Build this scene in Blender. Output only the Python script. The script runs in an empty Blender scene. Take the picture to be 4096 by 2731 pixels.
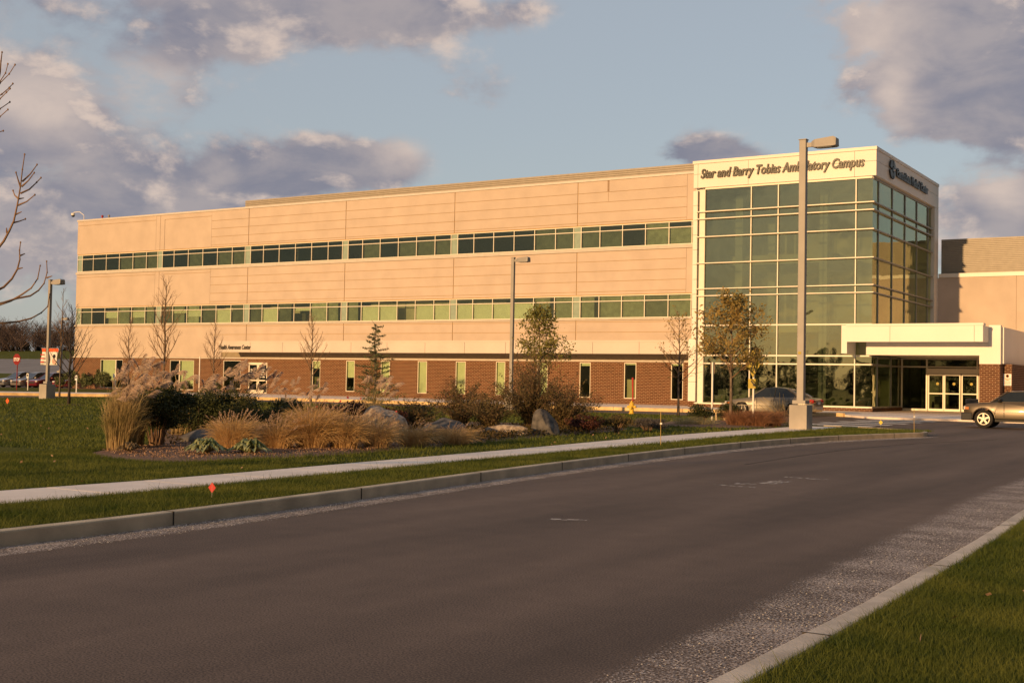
import bpy, bmesh, math, random
import numpy as np
from mathutils import Matrix, Vector
random.seed(4); rng = np.random.default_rng(4)
scene = bpy.context.scene
COL = scene.collection
R = math.radians

# ---------------------------------------------------------------- camera
cam = bpy.data.cameras.new('camera'); camo = bpy.data.objects.new('camera', cam); COL.objects.link(camo)
rot = Matrix(((0.849953, 0.001437, 0.526856), (0.526551, -0.03647, -0.849361), (0.017994, 0.999334, -0.031755)))
camo.matrix_world = Matrix.Translation((0, 0, 1.55)) @ rot.to_4x4()
cam.sensor_width = 36; cam.lens = 36 * 4949 / 4096; cam.clip_start = 0.1; cam.clip_end = 5000
scene.camera = camo

# ---------------------------------------------------------------- sun, sky, exposure
SUN_EL = 8.5; SUN_TAN = 0.11
sd = Vector((SUN_TAN, 1, 0)).normalized() * math.cos(R(SUN_EL)); sd.z = -math.sin(R(SUN_EL))
sl = bpy.data.lights.new('sun', 'SUN'); sl.energy = 4.8; sl.angle = R(0.6); sl.color = (1.0, 0.59, 0.25)
so = bpy.data.objects.new('sun', sl); COL.objects.link(so); so.rotation_euler = sd.to_track_quat('-Z', 'Y').to_euler()
so.location = (0, -40, 40)
scene.view_settings.view_transform = 'Standard'; scene.view_settings.look = 'None'
scene.view_settings.exposure = 0.0; scene.view_settings.gamma = 1.0

world = bpy.data.worlds.new('World'); scene.world = world; world.use_nodes = True
nt = world.node_tree; N = nt.nodes; L = nt.links
N.clear()
def nd(t, **k):
    n = N.new(t)
    for a, b in k.items(): setattr(n, a, b)
    return n
def mth(op, a, b=None, c=None, clamp=False):
    n = nd('ShaderNodeMath', operation=op); n.use_clamp = clamp
    for i, v in enumerate((a, b, c)):
        if v is None: continue
        if isinstance(v, (int, float)): n.inputs[i].default_value = v
        else: L.new(v, n.inputs[i])
    return n.outputs[0]
def mixc(f, a, b):
    n = nd('ShaderNodeMix', data_type='RGBA')
    for i, v in ((0, f), (6, a), (7, b)):
        if isinstance(v, (int, float)): n.inputs[i].default_value = v
        elif isinstance(v, tuple): n.inputs[i].default_value = (*v, 1)
        else: L.new(v, n.inputs[i])
    return n.outputs[2]
sky = nd('ShaderNodeTexSky'); sky.sky_type = 'NISHITA'; sky.sun_disc = False
sky.sun_elevation = R(SUN_EL); sky.sun_rotation = math.atan2(-SUN_TAN, -1.0); sky.altitude = 50
sky.air_density = 1.0; sky.dust_density = 1.2; sky.ozone_density = 1.2
tc = nd('ShaderNodeTexCoord'); sp = nd('ShaderNodeSeparateXYZ'); L.new(tc.outputs['Generated'], sp.inputs[0])
az = mth('MULTIPLY', mth('ARCTAN2', sp.outputs[0], sp.outputs[1]), 57.29578)
el = mth('MULTIPLY', mth('ARCSINE', sp.outputs[2]), 57.29578)
def vec(x, y, z=0.0):
    n = nd('ShaderNodeCombineXYZ')
    for i, v in enumerate((x, y, z)):
        if isinstance(v, (int, float)): n.inputs[i].default_value = v
        else: L.new(v, n.inputs[i])
    return n.outputs[0]
def noise(v, scale, detail, rough, dist=0.0):
    n = nd('ShaderNodeTexNoise'); L.new(v, n.inputs['Vector'])
    n.inputs['Scale'].default_value = scale; n.inputs['Detail'].default_value = detail
    n.inputs['Roughness'].default_value = rough; n.inputs['Distortion'].default_value = dist
    return n.outputs['Fac']
pv = vec(mth('MULTIPLY', az, 0.62), el)
n1 = noise(pv, 0.30, 9, 0.58, 0.15)
pv2 = vec(mth('ADD', mth('MULTIPLY', az, 0.62), 0.5), mth('ADD', el, 0.55))
n2 = noise(pv2, 0.30, 9, 0.58, 0.15)
wv = noise(vec(az, el, 7.0), 0.16, 4, 0.5)
azw = mth('ADD', az, mth('MULTIPLY', mth('SUBTRACT', n1, 0.5), 3.5))
elw = mth('ADD', el, mth('MULTIPLY', mth('SUBTRACT', wv, 0.5), 3.0))
# cloud banks: (azimuth, elevation, half width, half height, weight)
BANKS = [(-54, 12.0, 8, 4.5, .56), (-51, 6.0, 7, 3.8, .62), (-43, 16.6, 9, 2.4, .60), (-37.5, 17.0, 6, 1.3, .45),
         (-44.3, 8.2, 3.2, 1.2, .62), (-40.8, 9.6, 3.4, 1.7, .70), (-37.6, 9.9, 2.4, 1.3, .5),
         (-11.8, 15.4, 5.6, 3.6, 1.0), (-10.5, 12.4, 5.0, 1.6, .85), (-9.5, 7.6, 4.2, 1.8, .80), (-21.8, 10.3, 2.2, .8, .80),
         (-33.0, 13.0, 1.8, 1.1, .34), (-31, 16.5, 3, 1.0, .25), (0, 9, 8, 4, .5)]
tot = None
for a, e, wa, we, w in BANKS:
    dx = mth('DIVIDE', mth('SUBTRACT', azw, a), wa); dy = mth('DIVIDE', mth('SUBTRACT', elw, e), we)
    g = mth('MULTIPLY', mth('EXPONENT', mth('MULTIPLY', mth('ADD', mth('MULTIPLY', dx, dx), mth('MULTIPLY', dy, dy)), -1.0)), w)
    tot = g if tot is None else mth('ADD', tot, g)
# the rest of the sky (seen only in the window glass) is half covered
back = mth('GREATER_THAN', mth('ABSOLUTE', mth('ADD', az, 30.0)), 42.0)
tot = mth('MAXIMUM', tot, mth('MULTIPLY', back, 0.36))
dens = mth('ADD', tot, mth('MULTIPLY', mth('SUBTRACT', n1, 0.5), mth('SUBTRACT', 1.45, mth('MULTIPLY', back, 0.7))))
cov = nd('ShaderNodeMapRange'); cov.interpolation_type = 'SMOOTHERSTEP'; L.new(dens, cov.inputs[0])
cov.inputs[1].default_value = 0.20; cov.inputs[2].default_value = 0.60
# lit side toward upper left of each puff
lit = nd('ShaderNodeMapRange'); lit.interpolation_type = 'SMOOTHSTEP'
L.new(mth('ADD', mth('SUBTRACT', n1, n2), mth('MULTIPLY', mth('SUBTRACT', 0.55, dens), 0.16)), lit.inputs[0])
lit.inputs[1].default_value = -0.02; lit.inputs[2].default_value = 0.17
n3_ = noise(vec(mth('MULTIPLY', az, 0.5), el, 3.0), 0.55, 7, 0.55, 0.3)
cm_ = nd('ShaderNodeMapRange'); cm_.interpolation_type = 'SMOOTHSTEP'; L.new(mth('ADD', mth('MULTIPLY', n3_, 0.6), mth('MULTIPLY', wv, 0.4)), cm_.inputs[0]); cm_.inputs[1].default_value = .38; cm_.inputs[2].default_value = .62
cdark = mixc(cm_.outputs[0], (2.25, 2.25, 2.85), (3.9, 3.45, 3.55))
glow = None
for a, e, wa, we in ((-16.4, 16.2, 2.2, 3.0), (-14.8, 12.8, 1.2, 1.6), (-36.6, 10.6, 1.8, .8), (-53, 11.5, 2.5, 1.6), (-48.5, 12.2, 2.4, 1.3), (-10.5, 8.6, 2.0, .7)):
    dx = mth('DIVIDE', mth('SUBTRACT', azw, a), wa); dy = mth('DIVIDE', mth('SUBTRACT', elw, e), we)
    g = mth('EXPONENT', mth('MULTIPLY', mth('ADD', mth('MULTIPLY', dx, dx), mth('MULTIPLY', dy, dy)), -1.0)); glow = g if glow is None else mth('MAXIMUM', glow, g)
ccol = mixc(mth('MAXIMUM', lit.outputs[0], mth('MULTIPLY', glow, mth('ADD', 0.35, n3_), clamp=True)), cdark, (7.0, 5.6, 4.8))
backsun = nd('ShaderNodeMapRange'); L.new(back, backsun.inputs[0]); backsun.inputs[3].default_value = 1.0; backsun.inputs[4].default_value = 1.5
hz = nd('ShaderNodeMapRange'); hz.interpolation_type = 'SMOOTHSTEP'; L.new(el, hz.inputs[0])
hz.inputs[1].default_value = 0.0; hz.inputs[2].default_value = 11.0; hz.inputs[3].default_value = 0.75; hz.inputs[4].default_value = 0.0
veil = mixc(0.50, sky.outputs[0], (5.8, 6.0, 6.5))
sk = mixc(mth('MULTIPLY', cov.outputs[0], mth('SUBTRACT', 0.93, mth('MULTIPLY', back, 0.45))), veil, ccol)
# unseen sky dimmed at sides and back, brightened overhead, to set fill light
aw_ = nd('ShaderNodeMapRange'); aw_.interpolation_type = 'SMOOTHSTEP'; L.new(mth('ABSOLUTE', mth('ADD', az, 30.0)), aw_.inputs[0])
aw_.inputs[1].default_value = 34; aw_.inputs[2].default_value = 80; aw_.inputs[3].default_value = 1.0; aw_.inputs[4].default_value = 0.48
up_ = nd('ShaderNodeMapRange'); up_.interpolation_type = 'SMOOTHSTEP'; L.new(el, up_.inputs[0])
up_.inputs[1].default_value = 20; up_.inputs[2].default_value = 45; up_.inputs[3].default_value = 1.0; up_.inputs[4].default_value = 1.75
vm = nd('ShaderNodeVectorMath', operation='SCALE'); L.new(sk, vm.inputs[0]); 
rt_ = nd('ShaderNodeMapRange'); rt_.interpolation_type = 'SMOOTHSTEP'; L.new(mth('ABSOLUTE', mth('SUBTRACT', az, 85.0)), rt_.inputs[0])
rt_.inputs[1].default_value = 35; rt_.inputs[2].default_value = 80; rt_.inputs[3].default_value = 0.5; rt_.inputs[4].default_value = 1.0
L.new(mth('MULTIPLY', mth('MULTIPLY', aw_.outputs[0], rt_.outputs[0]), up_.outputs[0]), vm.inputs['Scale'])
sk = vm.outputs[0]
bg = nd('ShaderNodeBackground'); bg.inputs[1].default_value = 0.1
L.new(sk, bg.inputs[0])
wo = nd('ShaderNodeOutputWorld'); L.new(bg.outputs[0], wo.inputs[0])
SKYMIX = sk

# ---------------------------------------------------------------- materials
def mat(name):
    m = bpy.data.materials.new(name); m.use_nodes = True
    t = m.node_tree; b = t.nodes['Principled BSDF']
    return m, t, b
def P(name, col, rough=0.7, metal=0.0, var=0.12, scale=3.0, bump=0.0, bscale=40.0, col2=None, spec=0.3, coat=0.0, det=4):
    m, t, b = mat(name); nn, ll = t.nodes, t.links
    b.inputs['Roughness'].default_value = rough; b.inputs['Metallic'].default_value = metal
    b.inputs['Specular IOR Level'].default_value = spec; b.inputs['Coat Weight'].default_value = coat
    tcn = nn.new('ShaderNodeTexCoord')
    n = nn.new('ShaderNodeTexNoise'); n.inputs['Scale'].default_value = scale; n.inputs['Detail'].default_value = det
    ll.new(tcn.outputs['Object'], n.inputs['Vector'])
    mx = nn.new('ShaderNodeMix'); mx.data_type = 'RGBA'
    c2 = col2 or tuple(c * (1 + 2 * var) for c in col)
    c1 = col if col2 else tuple(c * (1 - 2 * var) for c in col)
    mx.inputs[6].default_value = (*c1, 1); mx.inputs[7].default_value = (*c2, 1)
    cr = nn.new('ShaderNodeMapRange'); cr.inputs[1].default_value = .3; cr.inputs[2].default_value = .7
    ll.new(n.outputs['Fac'], cr.inputs[0]); ll.new(cr.outputs[0], mx.inputs[0]); ll.new(mx.outputs[2], b.inputs['Base Color'])
    if bump:
        n2_ = nn.new('ShaderNodeTexNoise'); n2_.inputs['Scale'].default_value = bscale; n2_.inputs['Detail'].default_value = 3
        ll.new(tcn.outputs['Object'], n2_.inputs['Vector'])
        bp = nn.new('ShaderNodeBump'); bp.inputs['Strength'].default_value = bump; bp.inputs['Distance'].default_value = 0.02
        ll.new(n2_.outputs['Fac'], bp.inputs['Height']); ll.new(bp.outputs[0], b.inputs['Normal'])
    return m
def leafmat(name, c1, c2, scale=2.0, trans=0.25):
    m = P(name, c1, 0.6, col2=c2, scale=scale, spec=0.2)
    t = m.node_tree; nn, ll = t.nodes, t.links
    b = nn['Principled BSDF']; out = [n for n in nn if n.type == 'OUTPUT_MATERIAL'][0]
    tr = nn.new('ShaderNodeBsdfTranslucent'); mix = nn.new('ShaderNodeMixShader'); mix.inputs[0].default_value = trans
    src = b.inputs['Base Color'].links[0].from_socket
    ll.new(src, tr.inputs[0]); ll.new(b.outputs[0], mix.inputs[1]); ll.new(tr.outputs[0], mix.inputs[2]); ll.new(mix.outputs[0], out.inputs[0])
    return m
M = {}
M['stucco'] = P('stucco', (.55, .455, .38), .9, var=.035, scale=.7, bump=.25, bscale=9, spec=.1)
M['joint'] = P('joint', (.50, .35, .17), .9, var=.05, spec=.1)
M['band'] = P('shaded_band_panel', (.30, .24, .15), .6, var=.04)  # shadow of the fascia put into the darker colour of this band
M['coping'] = P('coping_metal', (.60, .55, .50), .45, var=.03, spec=.4)
M['panel'] = P('fascia_panel', (.60, .53, .46), .55, var=.03, scale=.5, spec=.4)
M['white_panel'] = P('white_panel', (.78, .73, .66), .45, var=.02, scale=.5, spec=.5)
M['frame'] = P('window_frame', (.80, .74, .62), .4, var=.02, spec=.5)
M['frame_side'] = P('dark_frame', (.30, .29, .27), .4, var=.03, spec=.5)
M['ledge'] = P('ledge', (.55, .50, .44), .7, var=.03)
M['letter'] = P('letter_paint', (.035, .033, .028), .4, var=.1, spec=.5)
M['screen'] = P('screen_metal', (.36, .32, .27), .5, var=.04, spec=.4)
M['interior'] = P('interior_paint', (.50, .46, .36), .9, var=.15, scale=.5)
M['interior_dark'] = P('interior_shade', (.075, .075, .065), .9, var=.25, scale=.4)  # dimness of deep rooms put into the wall and floor colour
M['ceiling'] = P('ceiling_tile', (.42, .41, .38), .9, var=.04)
M['blind'] = P('blind_cloth', (.74, .75, .60), .9, var=.03)
M['dark'] = P('dark_paint', (.02, .02, .02), .5, var=.2)
M['concrete'] = P('concrete', (.40, .37, .33), .9, var=.09, scale=1.3, bump=.3, bscale=60)
M['walk'] = P('walk_concrete', (.86, .74, .64), .9, var=.06, scale=1.1, bump=.25, bscale=90)
M['kerb'] = P('kerb_concrete', (.58, .47, .33), .9, var=.10, scale=2.5, bump=.35, bscale=70)
M['kerb_yellow'] = P('kerb_paint', (.78, .55, .27), .7, var=.12, scale=2.0, spec=.3)
M['pole'] = P('pole_paint', (.34, .32, .30), .5, var=.04, scale=2, spec=.4)
M['lamp_lens'] = P('lamp_lens', (.25, .25, .24), .3, var=.05)
M['mulch'] = P('mulch', (.10, .055, .035), .95, col2=(.30, .19, .13), scale=22, bump=1.0, bscale=35, det=6)
M['soil'] = P('soil', (.09, .06, .035), .95, var=.2, scale=6, bump=.8, bscale=20)
M['rock_tan'] = P('rock_tan', (.13, .10, .08), .9, col2=(.46, .38, .30), scale=9, bump=.9, bscale=12, det=8)
M['rock_grey'] = P('rock_grey', (.045, .043, .043), .85, col2=(.17, .155, .14), scale=6, bump=.9, bscale=10, det=8)
M['bark'] = P('bark', (.17, .13, .10), .95, var=.2, scale=10, bump=.6, bscale=40)
M['twig'] = P('twig_bark', (.24, .15, .09), .9, var=.15, scale=4)
M['twig_dark'] = P('dark_bark', (.055, .045, .042), .95, var=.15, scale=4)
M['oak_leaf'] = leafmat('oak_leaf', (.20, .17, .05), (.42, .28, .09), 1.5)
M['green_leaf'] = leafmat('green_leaf', (.13, .145, .03), (.31, .27, .08), 2.0)
M['cedar'] = leafmat('cedar_needles', (.075, .10, .045), (.17, .18, .08), 3.0, .1)
M['holly'] = leafmat('holly_leaf', (.024, .036, .012), (.075, .080, .026), 3.0, .08)
M['barberry'] = leafmat('barberry_leaf', (.05, .016, .012), (.11, .04, .025), 3.0, .15)
M['pinkflower'] = P('flower', (.55, .07, .09), .7, var=.1)
M['butterfly'] = leafmat('butterfly_leaf', (.07, .062, .022), (.20, .14, .065), 2.2)
M['cover'] = leafmat('ground_leaf', (.05, .05, .012), (.14, .085, .035), 5.0)
M['hosta'] = leafmat('hosta_leaf', (.17, .22, .07), (.50, .50, .26), 7.0)
M['hosta_dry'] = leafmat('hosta_dry_leaf', (.20, .14, .07), (.34, .24, .12), 7.0)
M['bluegrey'] = leafmat('lavender_leaf', (.10, .09, .09), (.16, .14, .13), 3.0)
M['variegated'] = leafmat('variegated_leaf', (.28, .25, .10), (.60, .50, .30), 6.0)
M['misc_blade'] = leafmat('silvergrass_blade', (.19, .16, .055), (.62, .46, .24), 2.5, .3)
M['plume'] = leafmat('silvergrass_plume', (.46, .36, .29), (.72, .56, .46), 4.0, .35)
M['gold_blade'] = leafmat('fountain_blade', (.44, .29, .12), (.80, .56, .28), 3.5, .35)
M['gold_head'] = leafmat('fountain_head', (.44, .31, .22), (.66, .48, .34), 3.5, .35)
M['red_blade'] = leafmat('red_grass_blade', (.20, .095, .05), (.42, .22, .12), 5, .25)
M['stem'] = P('shrub_stem', (.22, .14, .09), .9, var=.15)
M['yellow'] = P('hydrant_yellow', (.80, .50, .05), .5, var=.08, spec=.4)
M['ochre'] = P('ochre_rod', (.48, .33, .10), .6)
M['red'] = P('signal_red', (.45, .03, .02), .55, var=.1, spec=.4)
M['stopred'] = P('stop_red', (.24, .02, .02), .5, var=.05)
M['signyellow'] = P('sign_yellow', (.42, .32, .03), .5, var=.08, spec=.4)
M['white'] = P('white_paint', (.80, .78, .74), .5, var=.03)
M['orangeflag'] = P('flag_orange', (.9, .13, .03), .5, var=.05)
M['redflag'] = P('flag_red', (.50, .025, .025), .5, var=.05)
M['yellowflag'] = P('flag_yellow', (.7, .55, .05), .5, var=.05)
M['orange_ink'] = P('orange_ink', (.75, .25, .04), .5, var=.05)
M['stake'] = P('stake_wood', (.55, .42, .25), .7, var=.1)
M['joint_dark'] = P('joint_filler', (.06, .05, .04), .95)  # dark filler colour of the kerb joints and road seam
M['fence'] = P('galvanised', (.45, .44, .42), .45, metal=.5, var=.05)
M['rubber'] = P('tyre_rubber', (.022, .020, .020), .75, var=.15, scale=8)
M['alloy'] = P('wheel_alloy', (.30, .285, .26), .4, metal=.8, var=.04)
M['carglass'] = P('car_glass', (.015, .018, .018), .08, var=.1, spec=.6, coat=.15)
M['plastic'] = P('black_plastic', (.03, .03, .032), .6, var=.1)
M['taillight'] = P('tail_lens', (.45, .01, .01), .15, var=.1, spec=.6, coat=.8)
M['headlight'] = P('head_lens', (.65, .62, .58), .15, var=.05, spec=.8, coat=.8)
M['amber'] = P('amber_lens', (.5, .16, .03), .2, var=.05, coat=.5)
M['chrome'] = P('chrome', (.8, .78, .75), .12, metal=1.0, var=.02)
def paint(name, c, metal=.55): return P(name, c, .32, metal=metal, var=.03, scale=1.0, coat=.7, spec=.5)
M['champagne'] = paint('champagne_paint', (.165, .145, .115), .3)
M['pewter'] = paint('pewter_paint', (.085, .064, .042), .35)
M['silver'] = paint('silver_paint', (.30, .30, .31)); M['maroon'] = paint('maroon_paint', (.16, .012, .02), .3)
M['x'] = None; M.pop('x'); M['carred'] = paint('red_paint', (.24, .02, .025), .3); M['palegold'] = paint('pale_gold_paint', (.30, .27, .25)); M['navy'] = paint('navy_paint', (.02, .025, .05), .3)

def brick_mat():
    m, t, b = mat('brick'); nn, ll = t.nodes, t.links
    b.inputs['Roughness'].default_value = .9; b.inputs['Specular IOR Level'].default_value = .15
    g = nn.new('ShaderNodeNewGeometry'); s = nn.new('ShaderNodeSeparateXYZ'); ll.new(g.outputs['Position'], s.inputs[0])
    a = nn.new('ShaderNodeMath'); ll.new(s.outputs[0], a.inputs[0]); ll.new(s.outputs[1], a.inputs[1])
    c = nn.new('ShaderNodeCombineXYZ'); ll.new(a.outputs[0], c.inputs[0]); ll.new(s.outputs[2], c.inputs[1])
    br = nn.new('ShaderNodeTexBrick'); ll.new(c.outputs[0], br.inputs['Vector'])
    br.inputs['Color1'].default_value = (.080, .028, .014, 1); br.inputs['Color2'].default_value = (.135, .053, .027, 1)
    br.inputs['Mortar'].default_value = (.38, .26, .16, 1); br.inputs['Scale'].default_value = 1
    br.inputs['Brick Width'].default_value = .30; br.inputs['Row Height'].default_value = .105; br.inputs['Mortar Size'].default_value = .012
    br.inputs['Mortar Smooth'].default_value = .1
    ll.new(br.outputs['Color'], b.inputs['Base Color'])
    bp = nn.new('ShaderNodeBump'); bp.inputs['Strength'].default_value = .5; bp.inputs['Distance'].default_value = .01; bp.invert = True
    ll.new(br.outputs['Fac'], bp.inputs['Height']); ll.new(bp.outputs[0], b.inputs['Normal'])
    return m
M['brick'] = brick_mat()
def glass_mat(name, tint, refl=.24, wav=.35, rcol=(.62, .68, .52)):
    m, t, b = mat(name); nn, ll = t.nodes, t.links
    nn.remove(b); out = [n for n in nn if n.type == 'OUTPUT_MATERIAL'][0]
    tr = nn.new('ShaderNodeBsdfTransparent'); tr.inputs[0].default_value = (*tint, 1)
    gl = nn.new('ShaderNodeBsdfGlossy'); gl.inputs['Color'].default_value = (*rcol, 1); gl.inputs['Roughness'].default_value = .015
    tcn = nn.new('ShaderNodeTexCoord'); n = nn.new('ShaderNodeTexNoise'); n.inputs['Scale'].default_value = .55; n.inputs['Detail'].default_value = 2
    ll.new(tcn.outputs['Object'], n.inputs['Vector'])
    bp = nn.new('ShaderNodeBump'); bp.inputs['Strength'].default_value = wav; bp.inputs['Distance'].default_value = .012
    ll.new(n.outputs['Fac'], bp.inputs['Height']); ll.new(bp.outputs[0], gl.inputs['Normal'])
    fr = nn.new('ShaderNodeLayerWeight'); fr.inputs[0].default_value = .5
    pw = nn.new('ShaderNodeMath'); pw.operation = 'POWER'; pw.inputs[1].default_value = 4; ll.new(fr.outputs['Facing'], pw.inputs[0])
    ad = nn.new('ShaderNodeMath'); ad.operation = 'MULTIPLY_ADD'; ad.inputs[1].default_value = .7; ad.inputs[2].default_value = refl; ll.new(pw.outputs[0], ad.inputs[0]); ad.use_clamp = True
    mx = nn.new('ShaderNodeMixShader'); ll.new(ad.outputs[0], mx.inputs[0]); ll.new(tr.outputs[0], mx.inputs[1]); ll.new(gl.outputs[0], mx.inputs[2])
    ll.new(mx.outputs[0], out.inputs[0]); return m
M['glass'] = glass_mat('green_glass', (.86, .91, .82), .13, .8, (.72, .73, .55))
M['base_glass'] = glass_mat('base_glass', (.84, .885, .79), .03, .3)
M['shade_dark'] = P('shade_dark', (.13, .135, .10), .9); M['shade_mid'] = P('shade_mid', (.27, .28, .20), .9); M['shade_light'] = P('shade_light', (.42, .43, .32), .9)
M['tower_glass'] = glass_mat('tower_glass', (.80, .86, .76), .36, 1.4, (.60, .62, .47))
M['door_glass'] = glass_mat('door_glass', (.55, .60, .52), .06, .2)
M['spandrel'] = P('spandrel_glass', (.30, .38, .30), .12, var=.04, spec=.6, coat=.5)

# ---------------------------------------------------------------- mesh helpers
def org(o):
    v = Vector((0, 0, 0))
    while o is not None: v = v + o.location; o = o.parent
    return v
def link_mesh(name, me, m, parent=None):
    o = bpy.data.objects.new(name, me); COL.objects.link(o)
    if m is not None: me.materials.append(m)
    if parent is not None: o.parent = parent
    return o
class MB:
    def __init__(s): s.v = []; s.f = []
    def poly(s, pts):
        k = len(s.v); s.v += [tuple(p) for p in pts]; s.f.append(tuple(range(k, k + len(pts)))); return s
    def box(s, x0, x1, y0, y1, z0, z1):
        k = len(s.v)
        if x0 > x1: x0, x1 = x1, x0
        if y0 > y1: y0, y1 = y1, y0
        s.v += [(x0, y0, z0), (x1, y0, z0), (x1, y1, z0), (x0, y1, z0), (x0, y0, z1), (x1, y0, z1), (x1, y1, z1), (x0, y1, z1)]
        s.f += [tuple(k + i for i in q) for q in ((3, 2, 1, 0), (4, 5, 6, 7), (0, 1, 5, 4), (1, 2, 6, 5), (2, 3, 7, 6), (3, 0, 4, 7))]
        return s
    def prism(s, poly, z0, z1):
        k = len(s.v); n = len(poly)
        s.v += [(p[0], p[1], z0) for p in poly] + [(p[0], p[1], z1) for p in poly]
        s.f.append(tuple(k + n + i for i in range(n))); s.f.append(tuple(k + n - 1 - i for i in range(n)))
        for i in range(n): j = (i + 1) % n; s.f.append((k + i, k + j, k + n + j, k + n + i))
        return s
    def tube(s, pts, rad, n=6, cap=True):
        pts = [Vector(p) for p in pts]; k0 = len(s.v)
        if not hasattr(rad, '__len__'): rad = [rad] * len(pts)
        up = None
        for i, p in enumerate(pts):
            d = (pts[min(i + 1, len(pts) - 1)] - pts[max(i - 1, 0)])
            d = d.normalized() if d.length > 1e-9 else Vector((0, 0, 1))
            if up is None: up = d.orthogonal().normalized()
            up = (up - d * up.dot(d)); up = up.normalized() if up.length > 1e-6 else d.orthogonal().normalized()
            w = d.cross(up)
            for a in range(n):
                t = 2 * math.pi * a / n; s.v.append(tuple(p + (up * math.cos(t) + w * math.sin(t)) * rad[i]))
        for i in range(len(pts) - 1):
            for a in range(n):
                b = (a + 1) % n; s.f.append((k0 + i * n + a, k0 + i * n + b, k0 + (i + 1) * n + b, k0 + (i + 1) * n + a))
        if cap:
            s.f.append(tuple(k0 + a for a in reversed(range(n)))); e = k0 + (len(pts) - 1) * n; s.f.append(tuple(e + a for a in range(n)))
        return s
    def lathe(s, prof, c=(0, 0, 0), n=20, axis='z'):
        k0 = len(s.v)
        for r, z in prof:
            for a in range(n):
                t = 2 * math.pi * a / n; x, y = r * math.cos(t), r * math.sin(t)
                s.v.append({'z': (c[0] + x, c[1] + y, c[2] + z), 'y': (c[0] + x, c[1] + z, c[2] + y), 'x': (c[0] + z, c[1] + x, c[2] + y)}[axis])
        for i in range(len(prof) - 1):
            for a in range(n):
                b = (a + 1) % n; s.f.append((k0 + i * n + a, k0 + i * n + b, k0 + (i + 1) * n + b, k0 + (i + 1) * n + a))
        s.f.append(tuple(k0 + a for a in range(n))); e = k0 + (len(prof) - 1) * n; s.f.append(tuple(e + a for a in range(n)))
        return s
    def build(s, name, m, parent=None, smooth=False, bevel=0):
        o = org(parent); me = bpy.data.meshes.new(name)
        me.from_pydata([(x - o.x, y - o.y, z - o.z) for x, y, z in s.v], [], s.f)
        bm = bmesh.new(); bm.from_mesh(me); bmesh.ops.recalc_face_normals(bm, faces=bm.faces); bm.to_mesh(me); bm.free()
        if smooth: me.polygons.foreach_set('use_smooth', [True] * len(me.polygons))
        ob = link_mesh(name, me, m, parent)
        if bevel:
            b = ob.modifiers.new('bevel', 'BEVEL'); b.width = bevel; b.segments = 2; b.limit_method = 'ANGLE'
        return ob
def npmesh(name, V, F, m, parent=None, smooth=False):
    o = org(parent); V = np.asarray(V, float).reshape(-1, 3) - np.array(o[:]); F = np.asarray(F, int); k = F.shape[1]
    me = bpy.data.meshes.new(name); me.vertices.add(len(V)); me.vertices.foreach_set('co', V.ravel())
    me.loops.add(F.size); me.loops.foreach_set('vertex_index', F.ravel())
    me.polygons.add(len(F)); me.polygons.foreach_set('loop_start', np.arange(0, F.size, k))
    me.polygons.foreach_set('loop_total', np.full(len(F), k))
    me.update(calc_edges=True)
    if smooth: me.polygons.foreach_set('use_smooth', [True] * len(F))
    return link_mesh(name, me, m, parent)
def unit(v): return v / np.maximum(np.linalg.norm(v, axis=-1, keepdims=True), 1e-9)
def ribbons(P_, W):
    """P_ (N,K,3) centre lines, W (N,K) widths -> verts, quad faces"""
    n, k, _ = P_.shape; T = unit(np.gradient(P_, axis=1)); rv = unit(rng.normal(size=(n, 1, 3)))
    S = unit(np.cross(T, np.broadcast_to(rv, T.shape)))
    A = P_ + S * W[..., None] / 2; B = P_ - S * W[..., None] / 2
    V = np.stack([A, B], 2).reshape(-1, 3)
    base = (np.arange(n) * k * 2)[:, None] + (np.arange(k - 1) * 2)[None, :]
    F = np.stack([base, base + 1, base + 3, base + 2], -1).reshape(-1, 4)
    return V, F
def leaves(C, size, aspect=2.0, updir=None, jit=1.0):
    n = len(C); a = unit(rng.normal(size=(n, 3)) * jit + (0 if updir is None else np.array(updir)))
    b = unit(np.cross(a, rng.normal(size=(n, 3)))); s = (size * rng.uniform(.6, 1.25, n))[:, None]
    V = np.stack([C - a * s / 2, C + b * s / (2 * aspect), C + a * s / 2, C - b * s / (2 * aspect)], 1).reshape(-1, 3)
    F = (np.arange(n) * 4)[:, None] + np.arange(4)[None, :]
    return V, F
def join_np(parts):
    Vs, Fs, k = [], [], 0
    for V, F in parts: Vs.append(V); Fs.append(F + k); k += len(V)
    return np.concatenate(Vs), np.concatenate(Fs)
def tag(o, label=None, cat=None, group=None, kind=None):
    if label: o['label'] = label
    if cat: o['category'] = cat
    if group: o['group'] = group
    if kind: o['kind'] = kind
    return o
def thing(name, loc, label, cat, group=None, rz=0):
    o = bpy.data.objects.new(name, None); COL.objects.link(o); o.location = loc; o.rotation_euler = (0, 0, rz)
    return tag(o, label, cat, group)
def copy_tree(o, parent=None, swap=None):
    c = o.copy(); COL.objects.link(c); c.parent = parent
    if swap and c.type == 'MESH' and c.data.materials and c.data.materials[0] in swap:
        c.data = c.data.copy(); c.data.materials[0] = swap[c.data.materials[0]]
    for ch in [x for x in o.children]: copy_tree(ch, c, swap)
    return c
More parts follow.
